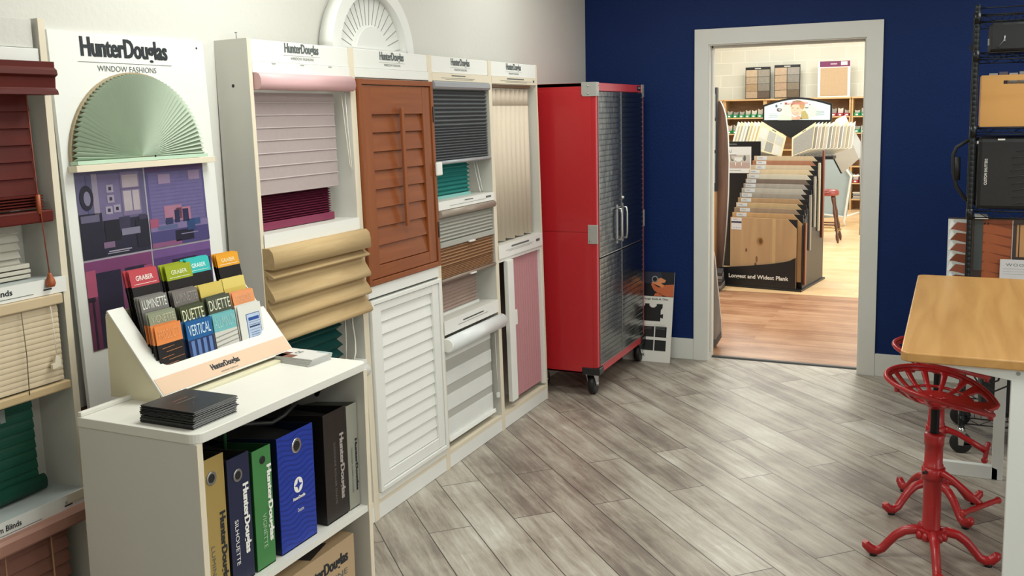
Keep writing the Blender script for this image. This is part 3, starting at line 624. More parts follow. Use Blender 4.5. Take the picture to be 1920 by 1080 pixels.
# sample boxes on the shelf
FX = .694
def sbox(label, y0, y1, z0, z1, zsb, mt, side, grom, lines, inner='#141416', depth=.26, group=True):
    """open topped sample box; sloping sides, spine facing out"""
    o = thing('sample_box', label, 'sample box', (FX-depth, y0, z0), 'sample boxes on the bookcase shelf')
    k = MB(); t = .003; H = z1-z0
    def sidep(y): return k.prism((0, y, 0), X, Z, (0, t, 0), [(FX-depth, z0), (FX-t, z0), (FX-t, z1), (FX-depth*.55, z1-.015), (FX-depth, z1-.05)], side)
    sidep(y0); sidep(y1-t)
    k.box(FX-depth, FX, y0+t, y1-t, z0, z0+t, side); k.box(FX-depth, FX-depth+t, y0, y1, z0, z1-.05, side); k.build('body', o)
    sp = MB().box(FX-t, FX, y0, y1, z0, z1, mt).build('spine', o, bevel=.001)
    MB().box(FX-depth+.01, FX-.012, y0+t+.002, y1-t-.002, z0+.004, z1-.03, mat(inner, .7)).build('samples', o)
    if grom:
        gy, gz, gr, gm = grom; q = MB()
        q.lathe((FX, gy, gz), [(gr, 0), (gr, .0015), (gr*.82, .003), (gr*.62, .0015)], gm, 20, 'x'); q.ell((FX+.0018, 0, 0), Y, Z, gy, gz, gr*.64, gr*.64, BLACK, 16); q.build('grommet', o)
    for (s, a, b, zt, zb, mt2, bold) in lines: txt(sp, s, (FX+.0009, a, zt), nz(1), Y, zt-zb, b-a, mt2, bold)
    return o, sp
GOLD = wood('#b39a5e', '#8f7538', 'z', .35, .6, 1.4)
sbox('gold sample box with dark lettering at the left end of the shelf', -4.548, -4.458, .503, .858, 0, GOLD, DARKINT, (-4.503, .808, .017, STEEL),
     [('HunterDouglas', -4.488, -4.463, .715, .53, INK, .035), ('LUMINETTE', -4.517, -4.505, .64, .51, INKG, 0)])
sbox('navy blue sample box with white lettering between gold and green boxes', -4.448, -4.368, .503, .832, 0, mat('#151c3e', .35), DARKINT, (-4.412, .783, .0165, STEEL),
     [('HunterDouglas', -4.403, -4.376, .755, .572, WINK, .035), ('SILHOUETTE', -4.432, -4.419, .672, .555, WINK, 0)])
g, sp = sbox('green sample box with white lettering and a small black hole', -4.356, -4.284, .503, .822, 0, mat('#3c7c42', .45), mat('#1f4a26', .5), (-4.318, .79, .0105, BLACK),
     [('HunterDouglas', -4.309, -4.286, .772, .566, WINK, .035), ('VIGNETTE', -4.328, -4.314, .648, .555, mat('#a9c4a4', .5), 0)])
MB().box(FX-.16, FX-.05, -4.3572, -4.3562, .60, .745, mat('#c99a62', .6)).build('label_card', g)
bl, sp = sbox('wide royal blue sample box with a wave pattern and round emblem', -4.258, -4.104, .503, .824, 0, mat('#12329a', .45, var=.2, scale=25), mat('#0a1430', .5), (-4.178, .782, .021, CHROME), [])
k = MB()
for i in range(20):
    z = .515+i*.0155
    a = [(-4.257+.1525*j/16, z+.006*math.sin(j*.62+i*.4)) for j in range(17)]
    k.poly((FX+.0005, 0, 0), Y, Z, a+[(p[0], p[1]+.0035) for p in a[::-1]], mat('#0d2880', .4))
k.build('wave_pattern', sp)
k = MB().ell((FX+.0009, 0, 0), Y, Z, -4.178, .672, .0195, .0215, WINK, 24)
k.poly((FX+.0013, 0, 0), Y, Z, [(-4.178, .690), (-4.1735, .677), (-4.161, .672), (-4.1735, .667), (-4.178, .654), (-4.1825, .667), (-4.195, .672), (-4.1825, .677)], mat('#12329a', .45))
k.build('emblem', sp)
txt(sp, 'HunterDouglas', (FX+.0009, -4.203, .630), Y, Z, .052, .012, WINK, .03); txt(sp, 'Duette', (FX+.0009, -4.185, .596), Y, Z, .026, .010, WINK, 0)
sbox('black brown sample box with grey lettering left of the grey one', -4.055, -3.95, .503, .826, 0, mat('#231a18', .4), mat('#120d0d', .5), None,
     [('HunterDouglas', -3.988, -3.962, .752, .556, mat('#a39c98', .5), .035), ('DESIGNER ROLLER SHADE', -4.012, -4.003, .733, .55, mat('#6d6560', .5), 0)], '#1a1615')
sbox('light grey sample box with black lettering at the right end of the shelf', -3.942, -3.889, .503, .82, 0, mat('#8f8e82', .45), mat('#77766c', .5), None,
     [('HunterDouglas', -3.909, -3.894, .712, .553, INK, .035), ('DESIGNER SCREEN SHADES', -3.926, -3.919, .69, .553, INKG, 0)])
def strap(label, pts, r, name='carry_strap'):
    o = thing(name, label, 'strap', pts[0]); MB().tube(pts, r, BLK, 8).build('band', o); return o
strap('black carry strap lying over the navy and green boxes', [(.55, -4.43, .838), (.60, -4.40, .868), (.62, -4.34, .880), (.64, -4.28, .868), (.65, -4.22, .852), (.66, -4.18, .862), (.655, -4.12, .88), (.62, -4.08, .862)], .006)
strap('black carry strap arched over the black brown box', [(.50, -4.10, .83), (.55, -4.07, .87), (.60, -4.03, .893), (.62, -3.96, .897), (.60, -3.92, .88), (.56, -3.90, .83)], .007)
strap('green carry strap rising from the green box', [(.57, -4.315, .80), (.58, -4.325, .84), (.59, -4.335, .87), (.56, -4.34, .90)], .006)
COL.objects[-1].data.materials[0] = mat('#24522c', .5)
# kraft box below
o = thing('carton', 'kraft brown lettered box on the lower shelf of the bookcase', 'box', (.40, -4.345, .081))
KR = mat('#b59a78', .6)
bd = MB().box(.42, FX, -4.345, -3.93, .081, .43, KR).build('body', o, bevel=.002)
txt(bd, 'HunterDouglas', (FX+.001, -4.19, .352), Y, Z, .225, .045, INK, .035); txt(bd, 'SKYLINE', (FX+.001, -4.12, .325), Y, Z, .15, .018, INKG, 0)
txt(bd, 'HunterDouglas', (.52, -4.33, .431), (.0, 1, 0), (-1, 0, 0), .14, .04, INK, .035)
MB().poly((0, 0, .4308), X, Y, [(.57, -4.16), (.685, -4.13), (.66, -4.02), (.60, -4.04)], mat('#2a221c', .6)).build('print', bd)

# things on top of the bookcase
o = thing('brochure_holder', 'cream sloping tabletop holder full of colourful brochures', 'brochure holder', (.285, -4.41, BZ))
CR2 = mat('#dcd5b8', .45)
for a in (-4.412, -3.893): MB().prism((0, a, 0), X, Z, (0, .004, 0), [(.285, .948), (.455, .948), (.455, .965), (.302, 1.155), (.285, 1.155)], CR2).build('side_panel', o)
MB().box(.282, .286, -4.408, -3.893, .948, 1.16, CR2).build('back_panel', o)
MB().box(.283, .49, -4.412, -3.889, BZ, .948, CR2).build('base', o, bevel=.001)
SV = Vector((.467-.292, 0, .955-1.168)); SL = SV.length; SV.normalize(); NRM = Vector((-SV.z, 0, SV.x)); NRM = NRM if NRM.x > 0 else -NRM
so = (.292, 0, 1.168)
k = MB(); yA, yB = -4.416, -3.886; r = .02
cut = [(yA, 0), (-4.362, 0)]+[(-4.362, SL*.62)]+[(-4.358+r-r*math.cos(a), SL*.64+r*math.sin(a)) for a in [math.pi/2*i/4 for i in range(5)]]
cut += [(-3.955-r+r*math.sin(a), SL*.64+r*math.cos(a)) for a in [math.pi/2*i/4 for i in range(5)]]+[(-3.952, SL*.5), (-3.952, SL*.40), (yB, SL*.40), (yB, SL), (yA, SL)]
k.prism(so, Y, SV, NRM*.006, cut, WHITE); fb = k.build('front_panel', o, bevel=.001)
q = Vector(so)+NRM*.0068
k = MB().rect(q, Y, SV, yA+.004, yB-.004, SL*.81, SL*.985, mat('#d6b79c', .6)); st = k.build('peach_strip', fb)
txt(fb, 'HunterDouglas', q+NRM*.0004+Vector((0, -4.219, 0))+SV*(SL*.935), Y, -SV, .112, SL*.085, INK, .035)
txt(fb, 'window fashions', q+NRM*.0004+Vector((0, -4.195, 0))+SV*(SL*.965), Y, -SV, .07, SL*.02, INKG, 0)
def brochure(pocket, y0, w, zt, xt, h, topc, bodyc, text, tcol, hb, lab, ncopy, th=.0016, lean=.21, picture=None, tw=.8, thh=.5, bold=.0):
    lean = .14 if xt > .40 else lean
    """front brochure plus the ones tucked behind it"""
    B = None
    for i in range(ncopy+1):
        first = i == 0
        jy, jr = (0, 0) if first else (random.uniform(-.006, .003), random.uniform(-.02, .02))
        org = (xt+h*math.sin(lean)-i*.006, y0+jy, zt-h*math.cos(lean)+(0 if first else .003*random.random()))
        nm = thing('brochure', lab if first else lab.replace('brochure', 'brochure tucked behind the front copy,'), 'brochure', org, pocket, rot=(jr, -lean, 0))
        c = mat(topc, .4); bm_ = mat(bodyc, .4)
        body = MB().box(-th, 0, 0, w, 0, h-hb, bm_).box(-th, 0, 0, w, h-hb, h, c).build('cover', nm)
        if first:
            if text: txt(body, text, (.0008, w*(1-tw)/2, h-hb+hb*(1-thh)/2), Y, Z, w*tw, hb*thh, mat(tcol, .5), bold)
            if picture:
                k = MB(); picture(k, w, h-hb); k.build('print', body)
    return nm
def gr_pic(k, w, hh): k.rect((.0005, 0, 0), Y, Z, w*.1, w*.9, hh+.006, hh+.0072, WINK)
G = 'brochures in the tabletop holder'
brochure(G, -4.342, .098, 1.262, .302, .26, '#b8434c', '#171214', 'GRABER', '#ecd9d4', .045, 'red topped brochure at the left of the back row', 3, picture=gr_pic, tw=.62, thh=.3, bold=.02)
brochure(G, -4.214, .098, 1.256, .302, .26, '#93a01d', '#171214', 'GRABER', '#d9dfb0', .042, 'lime green topped brochure in the back row', 3, picture=gr_pic, tw=.62, thh=.3, bold=.02)
brochure(G, -4.128, .090, 1.262, .298, .26, '#35b3b0', '#171214', 'GRABER', '#d3efec', .042, 'turquoise topped brochure in the back row', 2, picture=gr_pic, tw=.62, thh=.3, bold=.02)
brochure(G, -4.010, .094, 1.258, .302, .26, '#dd9a26', '#171214', 'GRABER', '#f3dcaa', .038, 'golden yellow topped brochure at the right of the back row', 3, picture=gr_pic, tw=.62, thh=.3, bold=.02)
brochure(G, -4.350, .096, 1.194, .342, .215, '#7b7874', '#6a6764', 'LUMINETTE', '#e6e4dc', .04, 'grey brochure with bright white tall letters in the second row', 3, thh=.62, tw=.88)
brochure(G, -4.233, .094, 1.189, .342, .215, '#756e6b', '#6a6461', 'LUMINETTE', '#97908b', .04, 'grey brochure with faint tall letters in the second row', 2, thh=.62, tw=.88)
brochure(G, -4.130, .094, 1.187, .342, .215, '#d3bc62', '#cdb65c', None, '', .03, 'plain yellow brochure left of the other yellow one', 2)
brochure(G, -4.030, .094, 1.191, .338, .215, '#d8c46e', '#cdb65c', None, '', .03, 'plain yellow brochure at the right end of the second row', 1)
brochure(G, -4.362, .094, 1.156, .382, .18, '#8b9079', '#7d826c', 'VIGNETTE', '#b9b59a', .035, 'sage green brochure behind the front orange one', 2, thh=.55, tw=.85)
brochure(G, -4.250, .090, 1.152, .382, .18, '#454a32', '#3d422c', 'DUETTE', '#dcdcb8', .05, 'olive green brochure directly behind the blue one', 2, thh=.62, tw=.88)
brochure(G, -4.147, .096, 1.157, .382, .18, '#4c5040', '#3d422c', 'DUETTE', '#d6d6c0', .045, 'olive green brochure directly behind the light blue one', 2, thh=.66, tw=.88)
brochure(G, -4.042, .092, 1.155, .382, .18, '#df9563', '#c67c8a', 'FASHIONS', '#e8aa80', .042, 'peach orange brochure at the right of the third row', 1, thh=.55, tw=.7)
def p_dark(k, w, hh):
    for a, b, c in ((.15, .62, .85), (.3, .9, .72), (.1, .55, .55), (.35, .95, .45), (.2, .7, .3)): k.poly((.0005, 0, 0), Y, Z, [(w*a, hh*c), (w*b, hh*(c+.03)), (w*b, hh*(c+.045)), (w*a, hh*(c+.02))], mat('#b3764a', .4))
brochure(G, -4.363, .092, 1.124, .402, .13, '#e0884a', '#1d1a1c', 'PRODUCTS', '#ea9c62', .05, 'bright orange topped brochure at the left of the front row', 5, thh=.5, tw=.8, picture=p_dark)
def p_vert(k, w, hh):
    for i in range(4): k.rect((.0005, 0, 0), Y, Z, w*(.1+.23*i), w*(.1+.23*i+.13), 0, hh*.96, mat('#5e7bb0', .4))
brochure(G, -4.253, .098, 1.112, .402, .125, '#1e5b96', '#22305a', 'VERTICAL', '#cfe3ee', .05, 'deep blue brochure in the front row', 3, thh=.6, tw=.85, picture=p_vert)
def p_alu(k, w, hh):
    for i in range(5): k.poly((.0005, 0, 0), Y, Z, [(0, hh*(.1+.17*i)), (w, hh*(.2+.17*i)), (w, hh*(.23+.17*i)), (0, hh*(.14+.17*i))], mat('#8d8d88', .4))
brochure(G, -4.149, .092, 1.112, .402, .125, '#6fb0b4', '#c9c7bf', 'ALUMINUM', '#9cccce', .05, 'light blue brochure with pale slats in the front row', 2, thh=.62, tw=.9, picture=p_alu)
def p_wht(k, w, hh):
    f = lambda a, b, c, d, m_, q=0: k.rect((.0005+q*.0003, 0, 0), Y, Z, w*a, w*b, hh*c, hh*d, mat(m_, .4))
    f(.3, .9, .0, 1.02, '#3f5d92'); f(.32, .88, .0, 1.0, '#b4c5dc', 1); f(.38, .84, .80, .90, '#2c4f96', 2); f(.36, .86, .74, .75, '#33466c', 2); f(.36, .86, .66, .675, '#33466c', 2); f(.38, .84, .58, .63, '#37456a', 2); f(.36, .86, .5, .51, '#33466c', 2)
    for i in range(4): f(.42, .8, .2+.07*i, .22+.07*i, '#5a6d96', 2)
brochure(G, -4.045, .100, 1.116, .402, .125, '#dad9d2', '#dad9d2', None, '', .03, 'white brochure with a blue framed label in the front row', 4, picture=p_wht)

# stack of black booklets
for i in range(17):
    a = random.uniform(-.015, .015); last = i == 16
    dx, dy = random.uniform(-.002, .004), random.uniform(-.002, .004)
    lab = 'topmost black booklet of the stack beside the brochure holder' if last else 'black booklet inside the stack beside the brochure holder'
    o = thing('booklet', lab, 'booklet', (.525+dx, -4.545+dy, BZ+.0005+i*.0024), 'stacked black booklets on the bookcase', rot=(0, 0, a))
    k = MB().box(0, .165, 0, .15, .0003, .0022, BLK).box(.002, .1655, .002, .1505, .0006, .0018, mat('#8f8f8f', .5)); c = k.build('pages', o)
    if last:
        txt(c, 'HunterDouglas', (.06, .05, .0026), Y, (-1, 0, 0), .045, .006, mat('#a4705a', .5), .02); MB().rect((0, 0, .0026), X, Y, .075, .078, .04, .105, mat('#6b6664', .5)).build('print', c)
# magazines at the right end
for i in range(4):
    top = i == 3
    o = thing('magazine', 'topmost pale grey magazine with a brown cover picture' if top else 'pale magazine in the small pile at the right end', 'magazine', (.45+.002*i, -3.965-.001*i, BZ+.0005+i*.0048), 'magazines at the right end of the bookcase top', rot=(0, 0, -.13+.03*i))
    c = MB().box(0, .15, 0, .095, 0, .0044, mat('#b9b9b6', .5)).build('pages', o)
    if top:
        MB().rect((0, 0, .0048), X, Y, 0, .15, 0, .095, mat('#d3d2ce', .4)).rect((0, 0, .0051), X, Y, 0, .075, 0, .03, mat('#7a4a3c', .4)).rect((0, 0, .0051), X, Y, 0, .04, 0, .05, mat('#5a2f26', .4)).rect((0, 0, .0051), X, Y, .1, .15, .08, .095, mat('#9fb2b4', .4)).build('cover', c)
        txt(c, 'GS', (.065, .045, .0055), Y, (-1, 0, 0), .025, .02, INKG)

# ------------------------------------------------------------------ red cabinet
CX0, CX1, CY0, CY1, CZ0, CZ1 = -.005, .436, -1.05, -.14, .135, 1.82
RED = mat('#b01c24', .35, var=.03, bump=.02, coat=.15); RED2 = mat('#c43a44', .35)
o = thing('storage_cabinet', 'tall red steel storage cabinet with ribbed metal doors on casters', 'cabinet', (CX0, CY0, 0))
k = MB().box(CX0, CX1-.004, CY0, CY0+.012, CZ0, CZ1, RED).box(CX0, CX1-.004, CY1-.012, CY1, CZ0, CZ1, RED).box(CX0, CX1-.004, CY0, CY1, CZ0, CZ0+.02, RED).box(CX0, CX1-.004, CY0, CY1, CZ1-.02, CZ1, RED).box(CX0, CX0+.01, CY0, CY1, CZ0, CZ1, RED)
k.box(CX0+.004, CX1-.03, CY0-.003, CY0, .972, CZ1-.04, RED).box(CX0+.004, CX1-.03, CY0-.003, CY0, CZ0+.01, .966, RED)
k.build('body', o, bevel=.002)
MB().box(CX1-.006, CX1, CY0, CY0+.028, CZ0, CZ1, RED2).box(CX1-.006, CX1, CY1-.028, CY1, CZ0, CZ1, RED2).box(CX1-.006, CX1, CY0, CY1, CZ1-.045, CZ1, RED2).box(CX1-.006, CX1, CY0, CY1, CZ0, CZ0+.045, RED2).build('front_frame', o, bevel=.001)
def ribbed():
    m_, nt, b = base('ribbed_steel'); b.inputs['Metallic'].default_value = 1; b.inputs['Roughness'].default_value = .2; b.inputs['Base Color'].default_value = lin('#7b7f80')
    tc = N(nt, 'ShaderNodeTexCoord'); no = N(nt, 'ShaderNodeTexNoise'); no.inputs['Scale'].default_value = 9; L(nt, tc.outputs['Object'], no.inputs['Vector'])
    bp = N(nt, 'ShaderNodeBump'); bp.inputs['Strength'].default_value = .22; bp.inputs['Distance'].default_value = .01; L(nt, no.outputs['Fac'], bp.inputs['Height']); L(nt, bp.outputs['Normal'], b.inputs['Normal'])
    return m_
RIB = ribbed()
def door(y0, y1, z0, z1, nm='door'):
    k = MB(); n = max(1, round((z1-z0)/.031)); h = (z1-z0)/n; prof = [(CX1-.006, z1)]
    for i in range(n):
        z = z1-i*h; prof += [(CX1+.001, z-.0008), (CX1+.0032, z-.003), (CX1+.0036, z-h*.5), (CX1+.0032, z-h+.003), (CX1+.001, z-h+.0008)]
    prof += [(CX1-.006, z0)]
    k.prism((0, y0, 0), X, Z, (0, y1-y0, 0), prof, RIB); d = k.build(nm, o)
    MB().box(CX1-.004, CX1+.005, y0-.001, y0+.004, z0, z1, STEEL).box(CX1-.004, CX1+.005, y1-.004, y1+.001, z0, z1, STEEL).box(CX1-.004, CX1+.005, y0, y1, z0-.001, z0+.004, STEEL).build('edge', d)
    return d
ym = -.613
d1 = door(CY0+.03, ym-.003, .822, CZ1-.047); d2 = door(ym+.003, CY1-.03, .822, CZ1-.047)
door(CY0+.03, ym-.003, CZ0+.047, .815); door(ym+.003, CY1-.03, CZ0+.047, .815)
for d, yy in ((d1, -.705), (d2, -.60)):
    MB().tube([(CX1, yy, .885), (CX1+.03, yy, .89), (CX1+.034, yy, .92), (CX1+.034, yy, 1.045), (CX1+.03, yy, 1.075), (CX1, yy, 1.08)], .006, CHROME, 8).box(CX1+.002, CX1+.006, yy-.014, yy+.014, .865, 1.10, STEEL).build('handle', d)
MB().lathe((CX1, -.60, 1.135), [(.014, 0), (.014, .008), (.009, .010), (.009, .016)], CHROME, 16, 'x').build('lock', d2)
BRK = mat('#a9aaa5', .4, .3)
for y0, y1, z0, z1 in ((CY0, CY0+.045, CZ1-.075, CZ1+.004), (CY1-.045, CY1, CZ1-.075, CZ1+.004)):
    MB().box(CX1-.002, CX1+.004, y0, y1, z0, z1, BRK).build('corner_plate', o, bevel=.002)
MB().prism((0, CY0-.006, 0), X, Z, (0, .006, 0), [(CX1-.085, CZ1+.004), (CX1+.004, CZ1+.004), (CX1+.004, CZ1-.075), (CX1-.075, CZ1-.075), (CX1-.085, CZ1-.065)], BRK).build('corner_plate', o, bevel=.001)
for yy in (CY0-.006, CY1-.008):
    MB().box(CX1-.055, CX1+.004, yy, yy+.014, .905, 1.015, BRK).build('corner_plate', o, bevel=.003)
k = MB()
for x, z in ((CX1-.045, CZ1-.018), (CX1-.045, CZ1-.06), (CX1-.04, .995), (CX1-.04, .925)): k.lathe((x, CY0-.006, z), [(.006, 0), (.004, -.003), (0, -.004)], CHROME, 8, 'y')
for y in (CY0+.03, CY1-.02):
    for z in (CZ1-.015, CZ1-.06): k.lathe((CX1+.004, y, z), [(.005, 0), (.003, .002), (0, .003)], CHROME, 8, 'x')
k.build('bolt', o)
for y0, y1 in ((CY0-.008, CY0+.075), (CY1-.075, CY1+.008)): MB().box(CX1-.10, CX1+.010, y0, y1, CZ0-.004, CZ0+.040, BLK).build('bumper', o, bevel=.006)
b_ = MB().box(CX1+.001, CX1+.004, CY1-.14, CY1-.075, CZ1-.034, CZ1-.008, BLK).build('badge', o, bevel=.002)
MB().rect((CX1+.0048, 0, 0), Y, Z, CY1-.133, CY1-.082, CZ1-.024, CZ1-.014, mat('#8e9a9e', .4)).build('print', b_)
WH = mat('#141415', .5)
for x, y in ((CX1-.055, CY0+.05), (CX1-.03, CY1-.05), (.06, CY0+.05), (.06, CY1-.05)):
    c = MB().lathe((x-.019, y+.02, .0605), [(.025, 0), (.052, 0), (.060, .006), (.060, .032), (.052, .038), (.025, .038)], WH, 24, 'x').build('caster', o)
    MB().prism((x+.021, y, 0), Y, Z, (.004, 0, 0), [(.0, .055), (.035, .050), (.038, .125), (-.03, .125), (-.03, .115)], CHROME).prism((x-.027, y, 0), Y, Z, (.004, 0, 0), [(.0, .055), (.035, .050), (.038, .125), (-.03, .125), (-.03, .115)], CHROME).box(x-.035, x+.035, y-.035, y+.045, .125, .131, CHROME).lathe((x+.024, y+.02, .0605), [(.012, 0), (.012, .005), (0, .006)], CHROME, 12, 'x').build('fork', c)

# foam board on the floor behind the cabinet
o = thing('sample_poster', 'black and white rubber flooring display board leaning beside the red cabinet', 'display board', (.29, -.158, 0), None, rot=(-.215, 0, 0))
bd = MB().box(0, .325, 0, .008, 0, .60, WHITE).build('board', o)
k = MB(); fo = lambda d=0: (0, -.001-d*.0004, 0)
k.rect(fo(), X, Z, 0, .325, .435, .60, mat('#14151c', .4)); k.rect(fo(1), X, Z, .12, .235, .52, .597, mat('#2b3040', .4))
HND = mat('#c0633a', .5); HND2 = mat('#d98a5a', .5)
k.poly(fo(2), X, Z, [(.325, .437), (.325, .52), (.27, .515), (.225, .495), (.20, .505), (.175, .53), (.168, .51), (.19, .475), (.23, .45), (.28, .437)], HND)
k.poly(fo(3), X, Z, [(.17, .525), (.20, .55), (.235, .56), (.268, .545), (.262, .53), (.235, .525), (.26, .51), (.25, .495), (.21, .51)], HND2)
k.poly(fo(2), X, Z, [(.19, .437), (.20, .455), (.235, .46), (.25, .437)], HND)
k.ell(fo(3), X, Z, .192, .55, .022, .022, mat('#8c8f95', .3), 14).ell(fo(4), X, Z, .192, .55, .015, .015, mat('#14151c', .4), 14)
k.poly(fo(2), X, Z, [(.02, .27), (.245, .27), (.245, .295), (.262, .29), (.262, .32), (.245, .315), (.245, .345), (.256, .36), (.256, .385), (.215, .385), (.215, .372), (.20, .36), (.18, .36), (.165, .372), (.165, .385), (.135, .385), (.135, .372), (.12, .36), (.10, .36), (.085, .372), (.085, .385), (.02, .385)], BLACK)
for a, b in ((.13, .20), (.13, .11), (.215, .20), (.215, .11), (.045, .20), (.045, .11)): k.rect(fo(2), X, Z, a-.0, a+.077, b-.035, b+.035, mat('#151617', .6, var=.5, scale=60))
for i in range(4): k.rect(fo(2), X, Z, .11, .19, .242-.009*i, .2435-.009*i, INKL); k.rect(fo(2), X, Z, .205, .28, .246-.009*i, .2475-.009*i, INKL)
k.build('print', bd); txt(bd, '28 Tough Rolls & Tiles', (.09, -.002, .408), X, Z, .20, .016, INKG, .015)
txt(bd, 'K', (.14, -.002, .035), X, Z, .012, .014, INK, .02)

# ------------------------------------------------------------------ table
TX0, TX1, TY0, TY1, TZ = 2.147, 2.98, -3.06, -1.55, .90
TOPW = wood('#c1955a', '#a4763f', 'y', .38, .6, .8, .05)
o = thing('work_table', 'counter height table with a light oak top and white frame', 'table', (TX0, TY0, 0))
pts = []; r = .03
for cx_, cy_, a0 in ((TX0+r, TY0+r, math.pi), (TX1-r, TY0+r, 1.5*math.pi), (TX1-r, TY1-r, 0), (TX0+r, TY1-r, .5*math.pi)): pts += [(cx_+r*math.cos(a0+math.pi/2*i/5), cy_+r*math.sin(a0+math.pi/2*i/5)) for i in range(6)]
MB().prism((0, 0, TZ-.030), X, Y, (0, 0, .030), pts, TOPW).build('tabletop', o, bevel=.004)
FR = mat('#d3d6d2', .45, var=.015)
def endframe(y, t, full):
    f = MB()
    f.prism((0, y, 0), X, Z, (0, t, 0), [(2.225, .870), (2.455, .835), (2.455, .0), (2.49 if not full else 2.9, 0), (2.49 if not full else 2.9, .870)], FR)
    return f
fr = endframe(TY0+.015, .03, True).build('end_panel', o, bevel=.002)
MB().box(2.49, 2.49, TY0+.0145, TY0+.0145, .1, .1, FR)
MB().ell((0, TY0+.0143, 0), X, Z, 2.473, .858, .006, .006, mat('#8d8f8c', .4), 12).build('screw', fr)
MB().prism((0, -1.60, 0), X, Z, (0, .03, 0), [(2.20, 0), (2.50, 0), (2.50, .05), (2.475, .06), (2.20, .06)], FR).box(2.475, 2.52, -1.60, -1.57, 0, .87, FR).prism((0, -1.6, 0), X, Z, (0, .03, 0), [(2.2, .87), (2.475, .84), (2.52, .87)], FR).build('end_frame', o, bevel=.002)
MB().box(2.50, 2.53, TY0+.05, -1.6, .80, .87, FR).build('rail', o, bevel=.002)
o = thing('power_cord', 'looped black power cord hanging under the table', 'cord', (2.5, -1.9, .6))
MB().tube([(2.50, -2.0, .80), (2.49, -1.98, .70), (2.485, -1.95, .60), (2.47, -1.95, .545), (2.44, -1.98, .54), (2.40, -2.02, .58), (2.36, -2.06, .63)], .004, BLACK, 6).tube([(2.46, -1.9, .55), (2.42, -1.9, .62), (2.37, -1.95, .66), (2.36, -2.0, .60), (2.40, -2.02, .54), (2.46, -1.95, .50), (2.52, -1.9, .52)], .0035, BLACK, 6).build('cable', o)

